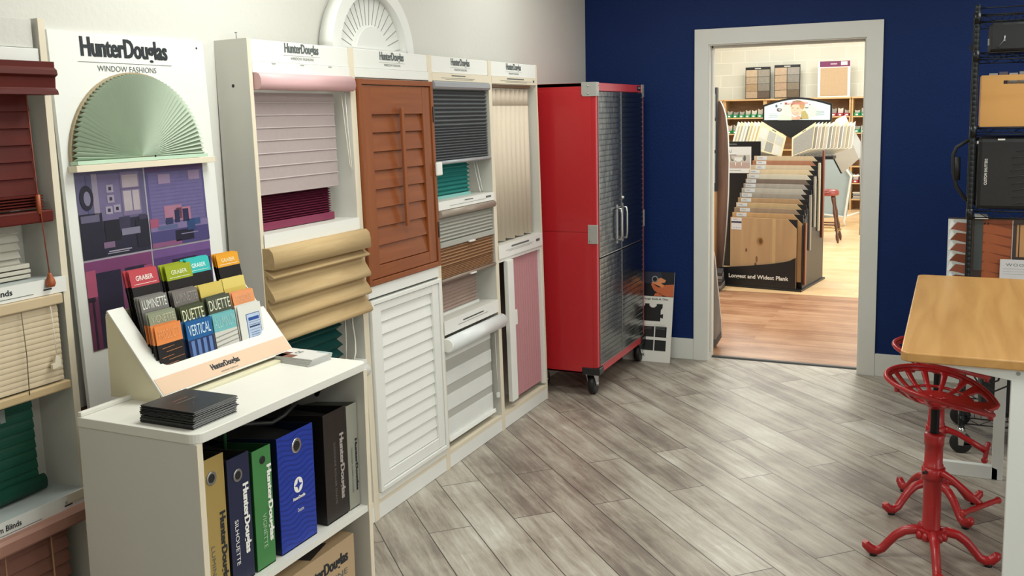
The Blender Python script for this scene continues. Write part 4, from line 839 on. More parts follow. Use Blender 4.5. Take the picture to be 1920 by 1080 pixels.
# ------------------------------------------------------------------ red tractor seat stools
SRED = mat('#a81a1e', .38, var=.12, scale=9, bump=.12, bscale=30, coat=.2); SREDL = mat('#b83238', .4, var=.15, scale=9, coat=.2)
def make_stool(label, foot_rot, arm_rot, seat_rot, loc, seat_z):
    o = thing('tractor_stool', label, 'stool', loc, 'red tractor seat stools at the table', rot=(0, 0, .0001))
    # feet
    for q in range(4):
        a = foot_rot+q*math.pi/2; c, s = math.cos(a), math.sin(a)
        prof = [(.02, .112, .017), (.055, .116, .018), (.09, .108, .017), (.12, .086, .016), (.145, .056, .0155), (.165, .030, .0155), (.185, .020, .017), (.205, .024, .018), (.222, .040, .016), (.224, .052, .012)]
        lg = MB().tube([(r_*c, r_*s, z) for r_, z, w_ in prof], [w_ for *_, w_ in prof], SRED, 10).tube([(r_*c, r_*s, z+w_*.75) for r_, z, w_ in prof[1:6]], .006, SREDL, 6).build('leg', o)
        MB().lathe((.195*c, .195*s, 0), [(.013, 0), (.014, .008), (.012, .012)], BLACK, 12).build('foot_pad', lg)
    k = MB().box(-.046, .046, -.046, .046, .118, .126, SRED)
    kk = MB(); ca, sa = math.cos(foot_rot+math.pi/4), math.sin(foot_rot+math.pi/4)
    for v in k.v: kk.v.append((v[0]*ca-v[1]*sa, v[0]*sa+v[1]*ca, v[2]))
    kk.f, kk.m, kk.sm, kk.mats = k.f, k.m, k.sm, k.mats
    kk.lathe((0, 0, .09), [(.03, 0), (.036, .01), (.036, .028)], SRED, 16)
    for q in range(4):
        a = foot_rot+q*math.pi/2+math.pi/4*0; kk.lathe((.048*math.cos(a), .048*math.sin(a), .124), [(.006, 0), (.006, .005), (0, .007)], SREDL, 8)
        for d in (-.5, .5): kk.lathe((.045*math.cos(a+d), .045*math.sin(a+d), .092), [(.013, 0), (.015, .012), (.011, .026), (0, .028)], SRED, 10)
    kk.build('hub', o)
    MB().lathe((0, 0, .124), [(.034, 0), (.031, .006), (.031, .226), (.034, .229), (.034, .245), (.031, .247), (.031, .318), (.034, .32), (.034, .356), (.031, .360), (.018, .361)], SRED, 28).build('column', o)
    k = MB(); n = 44; prof = []
    for i in range(n): prof += [(.0155, i*.0032), (.0135, i*.0032+.0016)]
    k.lathe((0, 0, .46), prof, mat('#18181a', .35, .5), 18).build('screw', o)
    c, s = math.cos(arm_rot), math.sin(arm_rot); az = .335
    def P(r_, t_, z): return (r_*c-t_*s, r_*s+t_*c, z)
    k = MB().tube([P(.03, 0, az+.01), P(.05, 0, az+.008), P(.08, 0, az), P(.13, 0, az-.025), P(.185, 0, az-.055)], [.018, .013, .011, .0115, .013], SRED, 10)
    k.lathe((0, 0, az-.022), [(.031, 0), (.039, .002), (.039, .044), (.031, .046)], SRED, 24)
    k.tube([P(.0, -.03, az+.012), P(.0, -.055, az+.012)], .006, BLACK, 6)
    k.tube([P(-.02, .034, az+.012), P(.02, .034, az+.012)], .010, SRED, 8); k.build('footrest_arm', o)
    MB().tube([P(.188, -.108, az-.062), P(.188, -.102, az-.062), P(.188, -.09, az-.061), P(.188, .09, az-.061), P(.188, .102, az-.062), P(.188, .108, az-.062)], [.008, .013, .0095, .0095, .013, .008], SRED, 10).build('footrest', o)
    # seat
    na = 96; c2, s2 = math.cos(seat_rot), math.sin(seat_rot)
    def outline(t):      # t=0 front (towards the table), pi = back
        ct, st = math.cos(t), math.sin(t)
        rx = .205 if ct > 0 else .168; ry = .195
        r_ = 1/math.sqrt((ct/rx)**2+(st/ry)**2)
        if abs(t) < .30 or abs(t-2*math.pi) < .30:
            tt = t if t < math.pi else t-2*math.pi; r_ *= .80+.20*(abs(tt)/.30)**1.3
        return r_
    def height(f, t):
        ct = math.cos(t); back = .5-.5*ct; side = math.sin(t)**2
        return f**2.8*(.012+.070*back+.014*side)-(.028*max(0, ct)**2)*f**2*(1-.55*side)
    def pt(f, t, dz=0):
        r_ = outline(t)*f; x, y = r_*math.cos(t), r_*math.sin(t)
        return (x*c2-y*s2, x*s2+y*c2, seat_z+height(f, t)+dz)
    rings = [0, .2, .40, .46, .60, .64, .70, .80, .88, .93, 1.0]
    vs = [pt(f, 2*math.pi*j/na) for f in rings for j in range(na)]; fs = []
    for i in range(len(rings)-1):
        for j in range(na):
            fm = (rings[i]+rings[i+1])/2; t = 2*math.pi*(j+.5)/na; tt = t if t < math.pi else t-2*math.pi
            hole = False; back = abs(tt) > 1.0
            if back and .64 < fm < .93 and (j % 6) in (1, 2, 3, 4): hole = True
            if .46 < fm < .60 and (j % 6) in (1, 2, 3, 4) and abs(tt) > .7: hole = True
            if .64 < fm < .88 and .42 < abs(tt) < .80: hole = True
            if hole: continue
            a, b = i*na+j, i*na+(j+1) % na
            fs.append((a, b, b+na, a+na))
    st = MB().add(vs, fs, SRED, True)
    me_ = st.build('seat', o, solid=.007)
    MB().tube([pt(1.0, 2*math.pi*j/na, .001) for j in range(na)], .0085, SRED, 8, True).build('seat_rim', me_)
    k = MB()
    for t in (.35, -.35, 2.2, -2.2, math.pi): k.lathe(pt(.97, t, -.018), [(0, 0), (.009, .002), (.010, .012), (.007, .016)], SRED, 8)
    k.lathe((0, 0, seat_z-.03), [(.02, 0), (.045, .02), (.05, .03)], SRED, 18); k.build('seat_boss', me_)
    k = MB()
    for t in (.6, 2.2, 3.9, 5.4): k.lathe(pt(.16, t, .003), [(.009, 0), (.008, .005), (0, .007)], SREDL, 6)
    k.build('bolt', me_)
    return o
make_stool('nearer red iron tractor seat stool, its base closest to the camera', math.radians(9), math.radians(-34), math.radians(-8), (2.247, -2.535, 0), .607)
make_stool('farther red iron tractor seat stool, mostly hidden behind the nearer one', math.radians(38), math.radians(-5), math.radians(-8), (2.247, -2.035, 0), .607)

# ------------------------------------------------------------------ black wire rack
RX0, RX1, RY0, RY1 = 2.352, 3.27, -1.28, -.83
o = thing('wire_rack', 'black wire shelving rack on casters by the blue wall', 'shelving rack', (RX0, RY0, 0))
WB = mat('#14171a', .35, .4); PO = mat('#23282a', .35, .5)
for x, y in ((RX0, RY0), (RX1, RY0), (RX0, RY1), (RX1, RY1)):
    prof = [(.0125, 0)]
    z = 0
    while z < 1.95: prof += [(.0125, z+.022), (.0118, z+.0235), (.0125, z+.025)]; z += .025
    prof += [(.0125, 1.97), (.011, 1.975)]
    p = MB().lathe((x, y, .125), prof, PO, 14).build('post', o)
    c = MB().lathe((x, y-.012, .05), [(.02, 0), (.045, 0), (.05, .005), (.05, .019), (.045, .024), (.02, .024)], BLACK, 24, 'y').build('caster', o)
    MB().prism((x, y-.016, 0), X, Z, (0, .003, 0), [(-.010, .04), (.012, .04), (.02, .11), (-.015, .11)], CHROME).prism((x, y+.013, 0), X, Z, (0, .003, 0), [(-.010, .04), (.012, .04), (.02, .11), (-.015, .11)], CHROME).lathe((x, y, .105), [(.02, 0), (.016, .02)], CHROME, 12).box(x+.014, x+.05, y-.012, y+.004, .045, .052, CHROME).build('fork', c)
for z in (2.055, 1.885, 1.545, 1.165, .60, .175):
    k = MB()
    for y in (RY0, RY1):
        k.tube([(RX0, y, z), (RX1, y, z)], .0035, WB, 6); k.tube([(RX0, y, z-.03), (RX1, y, z-.03)], .003, WB, 6)
        n = 16; k.tube([(RX0+.02+(RX1-RX0-.04)*i/n, y, z-(.03 if i % 2 else 0)) for i in range(n+1)], .002, WB, 5)
    for x in (RX0, RX1):
        k.tube([(x, RY0, z), (x, RY1, z)], .0035, WB, 6); k.tube([(x, RY0, z-.03), (x, RY1, z-.03)], .003, WB, 6)
    for i in range(1, 33): x = RX0+(RX1-RX0)*i/33; k.tube([(x, RY0, z+.003), (x, RY1, z+.003)], .0016, WB, 4)
    k.build('shelf', o)
    for x, y in ((RX0, RY0),): MB().lathe((x, y, z-.04), [(.0145, 0), (.0165, .05)], WB, 14).build('collar', o)
k = MB()
for y in (RY0, RY1): k.tube([(RX0, y, 2.085), (RX1, y, 2.085)], .003, WB, 6)
k.build('top_rail', o)
def case(label, x0, x1, y0, y1, z0, z1, mt, r=.02):
    o = thing('carry_case', label, 'case', (x0, y0, z0)); MB().box(x0, x1, y0, y1, z0, z1, mt).build('body', o, bevel=r); return o
BAG = mat('#15171a', .55, bump=.1, bscale=120)
o = case('black hard case with a metal latch on the top shelf of the rack', 2.405, 2.95, -1.265, -.87, 1.89, 2.02, mat('#16191b', .4), .012)
MB().tube([(2.435, -1.266, 1.905), (2.46, -1.268, 1.935), (2.466, -1.268, 1.958)], .002, STEEL, 6).box(2.462, 2.468, -1.269, -1.265, 1.935, 1.96, STEEL).box(2.43, 2.445, -1.268, -1.263, 1.90, 1.908, WB).build('latch', o)
MB().box(2.398, 2.406, -1.24, -1.20, 1.92, 1.95, STEEL).build('side_clip', o)
o = thing('carry_strap', 'small black strap end poking out left of the rack post', 'strap', (2.33, -1.2, 1.9))
MB().prism((2.322, -1.22, 1.885), X, Z, (0, .01, 0), [(.0, .03), (.016, .055), (.03, .06), (.03, .0), (.012, .01)], BLACK).build('band', o)
MAPW = wood('#cf9d5c', '#c38f4e', 'x', .4, .4, .8)
o = thing('wood_crate', 'honey coloured wooden box with an oval hand hole on the rack', 'wooden box', (2.378, -1.25, 1.552))
n = 8
hole = [(2.48+.012*math.cos(math.pi/2+math.pi*i/n), 1.752+.008*math.sin(math.pi/2+math.pi*i/n)) for i in range(n+1)]+[(2.58+.012*math.cos(-math.pi/2+math.pi*i/n), 1.752+.008*math.sin(-math.pi/2+math.pi*i/n)) for i in range(n+1)]
k = MB()
k.box(2.378, 2.70, -1.262, -1.250, 1.552, 1.744, MAPW).box(2.378, 2.468, -1.262, -1.250, 1.744, 1.760, MAPW).box(2.592, 2.70, -1.262, -1.250, 1.744, 1.760, MAPW).box(2.378, 2.70, -1.262, -1.250, 1.760, 1.785, MAPW)
k.build('front_board', o); MB().box(2.378, 2.388, -1.25, -.95, 1.552, 1.785, MAPW).box(2.69, 2.70, -1.25, -.95, 1.552, 1.785, MAPW).build('side_board', o); MB().box(2.388, 2.69, -.96, -.95, 1.552, 1.785, MAPW).box(2.388, 2.69, -1.25, -.96, 1.552, 1.56, MAPW).build('bottom_board', o)
for i in range(6):
    o = thing('swatch_card', 'pale swatch card standing inside the wooden box', 'card', (2.42+i*.04, -1.2, 1.562), 'swatch cards in the wooden box')
    MB().box(2.41+i*.042, 2.445+i*.042, -1.2+i*.012, -1.197+i*.012, 1.562, 1.795+(.006 if i % 2 else 0), mat(('#b9b4b2', '#6d6470', '#c9c3bd')[i % 3], .5)).build('card', o)
o = case('black fabric bag lettered in white on the middle shelf of the rack', 2.375, 2.85, -1.262, -.88, 1.172, 1.50, BAG, .018)
txt(o, 'CUSTOM SHUTTERS', (2.417, -1.2632, 1.286), Z, (-1, 0, 0), .12, .012, WINK, .01)
MB().box(2.455, 2.485, -1.2640, -1.2625, 1.49, 1.497, WINK).box(2.37, 2.376, -1.264, -1.2625, 1.475, 1.487, WINK).build('tag', o)
MB().tube([(2.378, -1.15, 1.495), (2.33, -1.16, 1.485), (2.285, -1.17, 1.455), (2.272, -1.17, 1.42), (2.275, -1.17, 1.34), (2.290, -1.17, 1.27), (2.33, -1.16, 1.21), (2.378, -1.15, 1.185)], .009, BAG, 8).tube([(2.290, -1.172, 1.41), (2.292, -1.172, 1.30)], .014, BAG, 8).build('handle', o)
MB().box(2.345, 2.378, -1.2, -1.0, 1.20, 1.47, BAG).build('side_pocket', o, bevel=.012)
k = MB()
for i in range(9): k.tube([(2.50+.03*random.random(), -1.2630, 1.20+.03*i), (2.56+.03*random.random(), -1.2635, 1.21+.03*i), (2.6, -1.263, 1.2+.032*i)], .002, mat('#2c3134', .6), 5)
k.build('mesh_pocket', o)
o = thing('rack_paper', 'white folded sheets lying on the rack shelf under the black bag', 'paper', (2.40, -1.24, 1.118)); MB().box(2.375, 2.43, -1.25, -1.1, 1.126, 1.134, WHITE).build('sheet', o)
o = case('plain black bag on the bottom shelf of the rack', 2.425, 2.95, -1.26, -.9, .18, .575, BAG, .03)
# wooden shutter sales board
o = thing('shutter_poster', 'printed board picturing brown louvers behind the rack post', 'display board', (2.262, -1.225, .604))
bd = MB().box(2.262, 2.80, -1.225, -1.205, .604, 1.125, mat('#3a2c28', .5)).build('board', o)
k = MB(); f = lambda d=0: (0, -1.2258-d*.0004, 0)
BR1, BR2 = mat('#9b5330', .45, var=.15), mat('#7a3c22', .45, var=.15)
k.rect(f(), X, Z, 2.262, 2.285, .61, 1.12, mat('#c9cdcb', .5)); k.rect(f(1), X, Z, 2.285, 2.35, .85, 1.12, mat('#b4b8b5', .5))
for i in range(6):
    z = 1.07-i*.05; k.poly(f(2), X, Z, [(2.272, z), (2.30, z+.035), (2.36, z+.03), (2.36, z-.015), (2.29, z+.0)], BR2 if i % 2 else mat('#8a4c38', .5))
    k.poly(f(2), X, Z, [(2.264, z+.005), (2.272, z+.0), (2.290, z+.03), (2.276, z+.045)], mat('#dfe3e2', .5))
k.rect(f(3), X, Z, 2.375, 2.41, .88, 1.12, mat('#3f4748', .5))
k.rect(f(1), X, Z, 2.41, 2.532, .82, 1.12, BR2)
for i in range(7):
    z = 1.105-i*.045; k.poly(f(3), X, Z, [(2.412, z-.008), (2.425, z+.0), (2.53, z-.028), (2.53, z-.062), (2.412, z-.044)], BR1)
k.rect(f(4), X, Z, 2.532, 2.536, .82, 1.12, mat('#b9a9a0', .5)); k.rect(f(1), X, Z, 2.536, 2.80, .82, 1.12, mat('#3b3230', .5)); k.rect(f(2), X, Z, 2.552, 2.79, .95, 1.10, mat('#b98a5a', .5)); k.rect(f(3), X, Z, 2.56, 2.565, .95, 1.10, mat('#3b3230', .5))
for x in (2.418, 2.432): k.ell(f(5), X, Z, x, 1.102, .005, .005, BLACK, 8)
k.build('print', bd)
o = thing('info_card', 'white card printed with wide spaced grey letters behind the table', 'card', (2.487, -1.245, .604))
c = MB().box(2.487, 2.80, -1.245, -1.241, .604, .939, mat('#d0ced0', .5)).build('card', o)
txt(c, 'WOOD', (2.512, -1.2456, .908), X, Z, .095, .013, INKG, 0, space=1.3)
k = MB()
for i in range(3): k.rect((0, -1.2456, 0), X, Z, 2.50, 2.60, .895-.012*i, .8962-.012*i, INKL)
k.build('print', c)

# ------------------------------------------------------------------ showroom through the doorway
# plank display stand
AN = -.142
o = thing('plank_display', 'black floor display stand titled for wide planks, seen through the doorway', 'display stand', (1.0, 2.655, 0), None, rot=(0, 0, AN))
KB = mat('#121316', .4)
MB().box(-.76, .06, -.0, .80, 0, .018, KB).build('base', o, bevel=.002)
fs_ = [(-.72, .018), (.0, .018), (.0, .31)]+[(0-.72*t, .31-.135*t**.55) for t in (.08, .16, .28, .42, .6, .8, 1.0)]
sg = MB().prism((0, .01, 0), X, Z, (0, .012, 0), fs_, KB).build('front_sign', o)
tt = txt(sg, 'Longest and Widest Plank', (-.625, .008, .075), (1, 0, .01), Z, .565, .05, WINK, .02)
MB().box(-.64, .04, .74, .755, .018, 1.19, KB).prism((.036, 0, 0), Y, Z, (.010, 0, 0), [(.07, .018), (.755, .018), (.755, 1.15), (.60, 1.0), (.07, .60)], KB).build('side_panel', o)
cols = [('#b68a56', '#8a623a'), ('#c58c4c', '#a8733c'), ('#8f7359', '#6d5340'), ('#c4a06a', '#a98450'), ('#a87c4c', '#8c6238'), ('#8b8680', '#6e6862'), ('#b2aea4', '#99958b'), ('#989490', '#7c7874'), ('#4f3c34', '#3b2c26'), ('#d2cdb8', '#c2bca6'), ('#d9bf94', '#c9ae82'), ('#cdbb9c', '#bba686'), ('#9a4f2c', '#7d3c20'), ('#cdb28a', '#b59a72')]
def lighten(h, k=.33): return [int(int(h[j:j+2], 16)*(1-k)+q*k) for j, q in ((1, 222), (3, 206), (5, 182))]
k = MB()
for i in range(14):
    t_ = .655+.0415*i; y_ = .028+.05*i; k.box(-.615, .04 if i else .0, y_+.013, y_+.030, .018, t_-.004, KB)
k.build('backer_panel', o)
names = ['golden knotty oak', 'honey', 'brown grey', 'light oak', 'warm brown', 'mid grey', 'pale grey', 'silver grey', 'dark brown', 'ivory', 'pale maple', 'cream', 'red brown', 'pale oak']
for i in range(14):
    t_ = .655+.0415*i; y_ = .028+.05*i; zb = .022 if i == 0 else max(.022, t_-.62)
    p = thing('plank_sample', names[i]+' plank sample board, '+('frontmost in the black stand' if i == 0 else 'place %s in the black stand' % ('just behind the front one' if i == 1 else 'among the stepped row')), 'sample board', (0, 0, 0), 'plank samples in the black stand')
    p.location = Matrix.Rotation(AN, 3, 'Z') @ Vector((-.62, y_, zb)) + Vector((1.0, 2.655, 0)); p.rotation_euler = (0, 0, AN); OFF[p.name] = Vector()
    H = t_-zb; W = .655 if i else .62
    bd = MB().prism((0, 0, 0), X, Z, (0, .010, 0), [(0, 0), (W, 0), (W, H-.085), (W-.085, H), (0, H)], wood(lighten(cols[i][0]), lighten(cols[i][1]), 'z', .4, .55 if i == 0 else 1.0, 1.1)).build('board', p)
    lx = .01+(.0, .03, .045, .0, .02, .01, .02, .01, .0, .01, .0, .04, .03, .02)[i]
    lb = MB().box(lx, lx+.098, -.0012, 0, H-(.115 if i == 0 else .038), H-.004, mat('#d9dadb', .5)).build('label', bd)
    txt(lb, 'CALI', (lx+.015, -.002, H-.024), X, Z, .04, .012, INKG)
    if i == 0:
        MB().rect((0, -.0018, 0), X, Z, lx, lx+.098, H-.052, H-.037, mat('#1f2747', .5)).rect((0, -.0018, 0), X, Z, lx+.02, lx+.03, H-.10, H-.094, INKL).rect((0, -.0018, 0), X, Z, lx+.045, lx+.055, H-.10, H-.094, INKL).rect((0, -.0018, 0), X, Z, lx+.07, lx+.08, H-.10, H-.094, INKL).build('print', lb)
        k = MB()
        for cx_, cz_, rx, rz, c_ in ((.285, .42, .034, .040, '#a07848'), (.29, .42, .020, .026, '#8d6539'), (.29, .42, .009, .013, '#5d4026'), (.155, .33, .009, .018, '#6f4f30'), (.245, .17, .014, .05, '#6a4b30'), (.255, .25, .010, .03, '#7d5c3a')): k.ell((0, -.0006-.0002*(rx < .01), 0), X, Z, cx_, cz_, rx, rz, mat(c_, .5, var=.3, scale=60), 14)
        k.rect((0, -.0005, 0), X, Z, .40, .43, .22, H, mat('#c2a374', .45, var=.1)); k.build('knots', bd)
# side samples in the stand
for i, (h0, h1, c_, c2_) in enumerate(((.05, .62, '#8a4c2c', '#6d3820'), (.35, .86, '#8f8a80', '#746f66'), (.55, 1.02, '#a6a294', '#8c887c'), (.5, 1.14, '#c0b9a0', '#a9a288'), (.42, 1.25, '#7d3c26', '#63301e'))):
    p = thing('plank_sample', ['red brown', 'grey', 'stone grey', 'ivory grey', 'dark cherry'][i]+' narrow plank slotted in the right side of the stand', 'sample board', (0, 0, 0), 'plank samples in the side of the stand')
    p.location = Matrix.Rotation(AN, 3, 'Z') @ Vector((.052, .10+.14*i, h0)) + Vector((1.0, 2.655, 0)); p.rotation_euler = (0, 0, AN); OFF[p.name] = Vector()
    MB().box(-.004, .010, 0, .045, 0, h1-h0, wood(c_, c2_, 'z', .4)).build('board', p)
# black catalogue board behind it
o = thing('catalogue_board', 'black board carrying a dining room picture sheet', 'display board', (.0, 3.95, 0))
bd = MB().box(-.02, .447, 3.95, 3.97, 0, 1.32, KB).build('board', o)
sh = MB().box(.0, .352, 3.944, 3.95, .99, 1.265, mat('#d8d8d6', .5)).build('picture_sheet', o)
txt(sh, 'CALI', (.075, 3.943, 1.205), X, Z, .075, .028, INKG)
k = MB(); f = lambda d=0: (0, 3.9435-d*.0005, 0)
k.rect(f(), X, Z, .02, .34, 1.04, 1.18, mat('#b9b1a9', .5)).rect(f(1), X, Z, .02, .34, 1.04, 1.10, mat('#b09a92', .5)).rect(f(2), X, Z, .18, .26, 1.11, 1.155, mat('#d8d8d6', .5)).rect(f(2), X, Z, .1, .2, 1.178, 1.183, INK).rect(f(2), X, Z, .19, .196, 1.07, 1.12, WINK).rect(f(2), X, Z, .25, .256, 1.07, 1.12, WINK)
k.poly(f(3), X, Z, [(.135, 1.165), (.142, 1.165), (.152, 1.135), (.17, 1.13), (.17, 1.118), (.148, 1.12)], INKG).ell(f(3), X, Z, .285, 1.145, .014, .03, INKG, 10).rect(f(2), X, Z, .05, .25, 1.015, 1.02, mat('#6f8f98', .5))
k.build('print', sh); MB().prism((.12, 3.949, 1.283), X, Z, (0, -.002, 0), [(0, 0), (.08, 0), (.085, .008), (.08, .016), (0, .016), (-.005, .008)], mat('#55575a', .5)).build('handle_slot', o)
# curved brown panel and tower at the left of the doorway
o = thing('curved_panel', 'tall brown wood panel with a curved white edge just inside the doorway', 'display panel', (.1, 2.9, 0))
cv = [(.1, 0), (.27, 0), (.287, .13), (.306, .32), (.324, .57), (.337, .88), (.34, 1.18), (.328, 1.43), (.306, 1.60), (.281, 1.68), (.255, 1.732), (.1, 1.735)]
MB().prism((0, 2.9, 0), X, Z, (0, .03, 0), cv, wood('#8a6b5a', '#6f564a', 'z', .5)).build('panel', o)
MB().prism((0, 2.898, 0), X, Z, (0, .034, 0), cv[1:-1]+[(p[0]+.005, p[1]) for p in cv[1:-1][::-1]], SHOW).build('edge', o)
o = thing('sample_tower', 'narrow black and tan sample tower at the left jamb of the doorway', 'display tower', (-.1, 2.8, 0))
MB().box(-.10, .246, 2.8, 2.88, .89, 1.86, mat('#2a2f33', .4)).build('frame', o)
MB().box(-.08, .238, 2.792, 2.8, .97, 1.25, mat('#9a9b98', .5)).box(-.08, .238, 2.792, 2.8, 1.28, 1.55, mat('#b6b8b4', .5)).box(-.08, .238, 2.792, 2.8, 1.58, 1.8, mat('#7f8484', .5)).build('samples', o)
MB().box(-.10, .24, 2.8, 2.88, 0, .89, wood('#b98e5e', '#9c7245', 'z', .5)).build('lower_panel', o)
for i in range(6):
    o = thing('tile_sheet', 'grey sample sheet in the low pile beside the plank stand', 'sample sheet', (.02, 2.43, .001+i*.03), 'sample sheets piled left of the plank stand')
    MB().prism((0, 0, .001+i*.03), X, Y, (0, 0, .026), [(.02, 2.46), (.37+.004*i, 2.43), (.36-.003*i, 2.7), (.02, 2.72)], mat(('#55565a', '#8a8b8a', '#35363a')[i % 3], .5)).build('sheet', o)
o = thing('leaning_plank', 'greyish plank sample leaning just inside the left door jamb', 'sample board', (.5, .5, 0))
MB().prism((0, .40, 0), X, Z, (0, .02, 0), [(.55, 0), (.795, 0), (.835, .07), (.830, .19), (.782, .64), (.74, .8), (.55, .8)], wood('#d2c2b2', '#b5a493', 'z', .5)).build('board', o)
MB().prism((0, .396, 0), X, Z, (0, .004, 0), [(.55, 0), (.795, 0), (.835, .07), (.832, .115), (.795, .05), (.55, .05)], mat('#8a857c', .5)).build('edge_strip', o)
# header stand with wing racks
o = thing('tile_display', 'black arched header stand with a printed smiling child', 'display stand', (.48, 6.2, 0))
HX, HY = .478, 6.2
arc = [(HX-.415+.83*i/14, 1.70+.085*math.sin(math.pi*i/14)) for i in range(15)]
MB().prism((0, HY, 0), X, Z, (0, .04, 0), [(HX-.415, 1.49), (HX-.05, 1.27), (HX-.04, .1), (HX+.04, .1), (HX+.05, 1.27), (HX+.415, 1.48)]+arc[::-1], KB).build('frame', o)
arc2 = [(HX-.395+.79*i/14, 1.678+.082*math.sin(math.pi*i/14)) for i in range(15)]
pn = MB().prism((0, HY-.006, 0), X, Z, (0, .006, 0), [(HX-.395, 1.512), (HX+.395, 1.502)]+arc2[::-1], mat('#cfdcdc', .35)).build('header_print', o)
k = MB(); f = lambda d=0: (0, HY-.0068-d*.0006, 0); gx = lambda p: HX-.395+.79*(p-170)/1450; gz = lambda p: 1.752-(p-210)/480*.25
def E2(px, pz, rx, rz, c_, d=0, n=18): k.ell(f(d), X, Z, gx(px), gz(pz), rx*.79/1450, rz*.25/480, mat(c_, .5), n)
def Q2(pts, c_, d=0): k.poly(f(d), X, Z, [(gx(a), gz(b)) for a, b in pts], mat(c_, .5))
E2(680, 470, 130, 180, '#c6d0c0', 0); E2(1180, 480, 200, 150, '#cdd3c0', 0); Q2([(480, 680), (500, 560), (640, 520), (780, 640), (780, 685)], '#c0cabc', 1)
E2(910, 350, 155, 140, '#a87e58', 1); E2(890, 430, 130, 150, '#dcb49a', 2); E2(1010, 330, 60, 90, '#b08a60', 3); Q2([(770, 330), (800, 230), (900, 215), (1000, 240), (960, 290), (830, 300)], '#8f7058', 3)
E2(806, 392, 22, 8, '#6b4d3e', 4, 8); E2(915, 402, 24, 8, '#6b4d3e', 4, 8); E2(850, 450, 14, 16, '#cda088', 4, 8); Q2([(800, 490), (850, 515), (925, 500), (905, 535), (855, 550), (815, 525)], '#b4635a', 4); Q2([(812, 500), (855, 522), (915, 508), (900, 522), (855, 534), (820, 518)], '#ece4dc', 5)
Q2([(980, 660), (1000, 480), (1080, 460), (1140, 560), (1160, 655)], '#a89a64', 3); Q2([(790, 680), (780, 570), (830, 610), (900, 600), (960, 580), (1010, 660)], '#d0a78f', 3); E2(930, 630, 45, 50, '#c99a86', 4)
E2(440, 340, 26, 36, '#4a6068', 3, 10); E2(540, 285, 24, 10, '#5a6c70', 3, 8); E2(505, 430, 58, 44, '#5e5058', 3); E2(515, 425, 30, 34, '#a3a09e', 4); E2(1180, 320, 24, 10, '#5c6c68', 3, 8); E2(1110, 395, 46, 16, '#6f7c74', 3, 8)
for i in range(3): Q2([(1310, 480+40*i), (1500, 474+40*i), (1500, 484+40*i), (1310, 490+40*i)], '#86a2a8', 3); Q2([(280, 520+38*i), (480, 516+38*i), (480, 524+38*i), (280, 530+38*i)], '#96aeb0', 3)
k.build('picture', pn); txt(pn, 'Marmoleum tile', (gx(625), HY-.012, gz(315)), (1, 0, .012), Z, .28, .036, mat('#d9837c', .5), .01)
MB().box(HX-.25, HX+.2, HY+.0, HY+.35, 0, .03, KB).box(HX-.04, HX+.04, HY-.02, HY+.06, .03, 1.0, mat('#55585c', .4)).build('base', o)
MB().box(-.30, .42, 5.78, 5.98, 1.02, 1.068, KB).box(.44, .52, 5.9, 6.2, 1.0, 1.06, KB).box(.52, .98, 5.66, 5.96, 1.045, 1.079, KB).box(.52, .80, 5.70, 5.94, .98, 1.045, KB).build('wing_rail', o)
def wing(i, side, x, y, label, tones, group):
    """sample board hung aslant: top edge falls towards the centre"""
    p = thing('tile_sample_board', label, 'sample board', (x, y, 1.10), group)
    if side < 0: pts = [(-.0, .40), (.30, .215), (.245, -.03), (-.09, .06)]
    else: pts = [(0, .20), (.28, .385), (.235, .08), (.05, -.0)]
    if side > 0: pts = [(0, .205), (.27, .385), (.235, .07), (.0, -.02)]
    P3 = [(x+a, 1.10+b) for a, b in pts]
    bd = MB().prism((0, y, 0), X, Z, (0, .014, 0), P3, mat('#dcdcd4' if i % 3 else '#d8cfae', .5)).build('board', p)
    cx_ = sum(a for a, _ in P3)/4; cz_ = sum(b for _, b in P3)/4
    def lerp(a, b, s, t): return tuple(((1-t)*((1-s)*P3[0][k_]+s*P3[1][k_])+t*((1-s)*P3[3][k_]+s*P3[2][k_])) for k_ in (0, 1))
    k = MB()
    if side < 0 and tones == 'grid':
        for a in range(3):
            for b in range(2): k.poly((0, y-.0008, 0), X, Z, [lerp(0, 0, .06+.3*a, .14+.42*b), lerp(0, 0, .33+.3*a, .14+.42*b), lerp(0, 0, .33+.3*a, .53+.42*b), lerp(0, 0, .06+.3*a, .53+.42*b)], mat(('#c9ccc8', '#a9aca9', '#b9bcb8', '#8f928f')[(a+b*2) % 4], .5, var=.2, scale=60))
    else: k.poly((0, y-.0008, 0), X, Z, [lerp(0, 0, .06, .12), lerp(0, 0, .96, .12), lerp(0, 0, .96, .96), lerp(0, 0, .06, .96)], mat(tones, .5, var=.25, scale=70))
    k.build('sample_tile', bd)
    k = MB().poly((0, y-.0012, 0), X, Z, [lerp(0, 0, .45, .04), lerp(0, 0, .6, .04), lerp(0, 0, .6, .075), lerp(0, 0, .45, .075)], INKG); k.build('hand_slot', bd)
tn = ['grid', '#c4b48c', '#cdbf92', '#bcae8a', '#8f8f88', '#bcbcb4', '#a8a69c', '#b4b2a8']
for i in range(8): wing(i, -1, .118-.045*i, 5.80+.022*i, 'front pale board with six tile squares in the left wing' if i == 0 else 'pale edge on sample board in the left wing of the arched stand', tn[i], 'sample boards in the left wing')
tn = ['#92928e', '#8c887e', '#b4a99c', '#9c9488', '#bdb8ae', '#8f8b82', '#a39f96', '#b5a796', '#96928a', '#b0aca2', '#a8a08e', '#bdb7a6', '#c3bda8']
for i in range(12): wing(i, 1, .505+.0385*i, 5.66+.022*i, 'front grey mottled board in the right wing of the arched stand' if i == 0 else 'cream edged sample board in the right wing of the arched stand', tn[i], 'sample boards in the right wing')
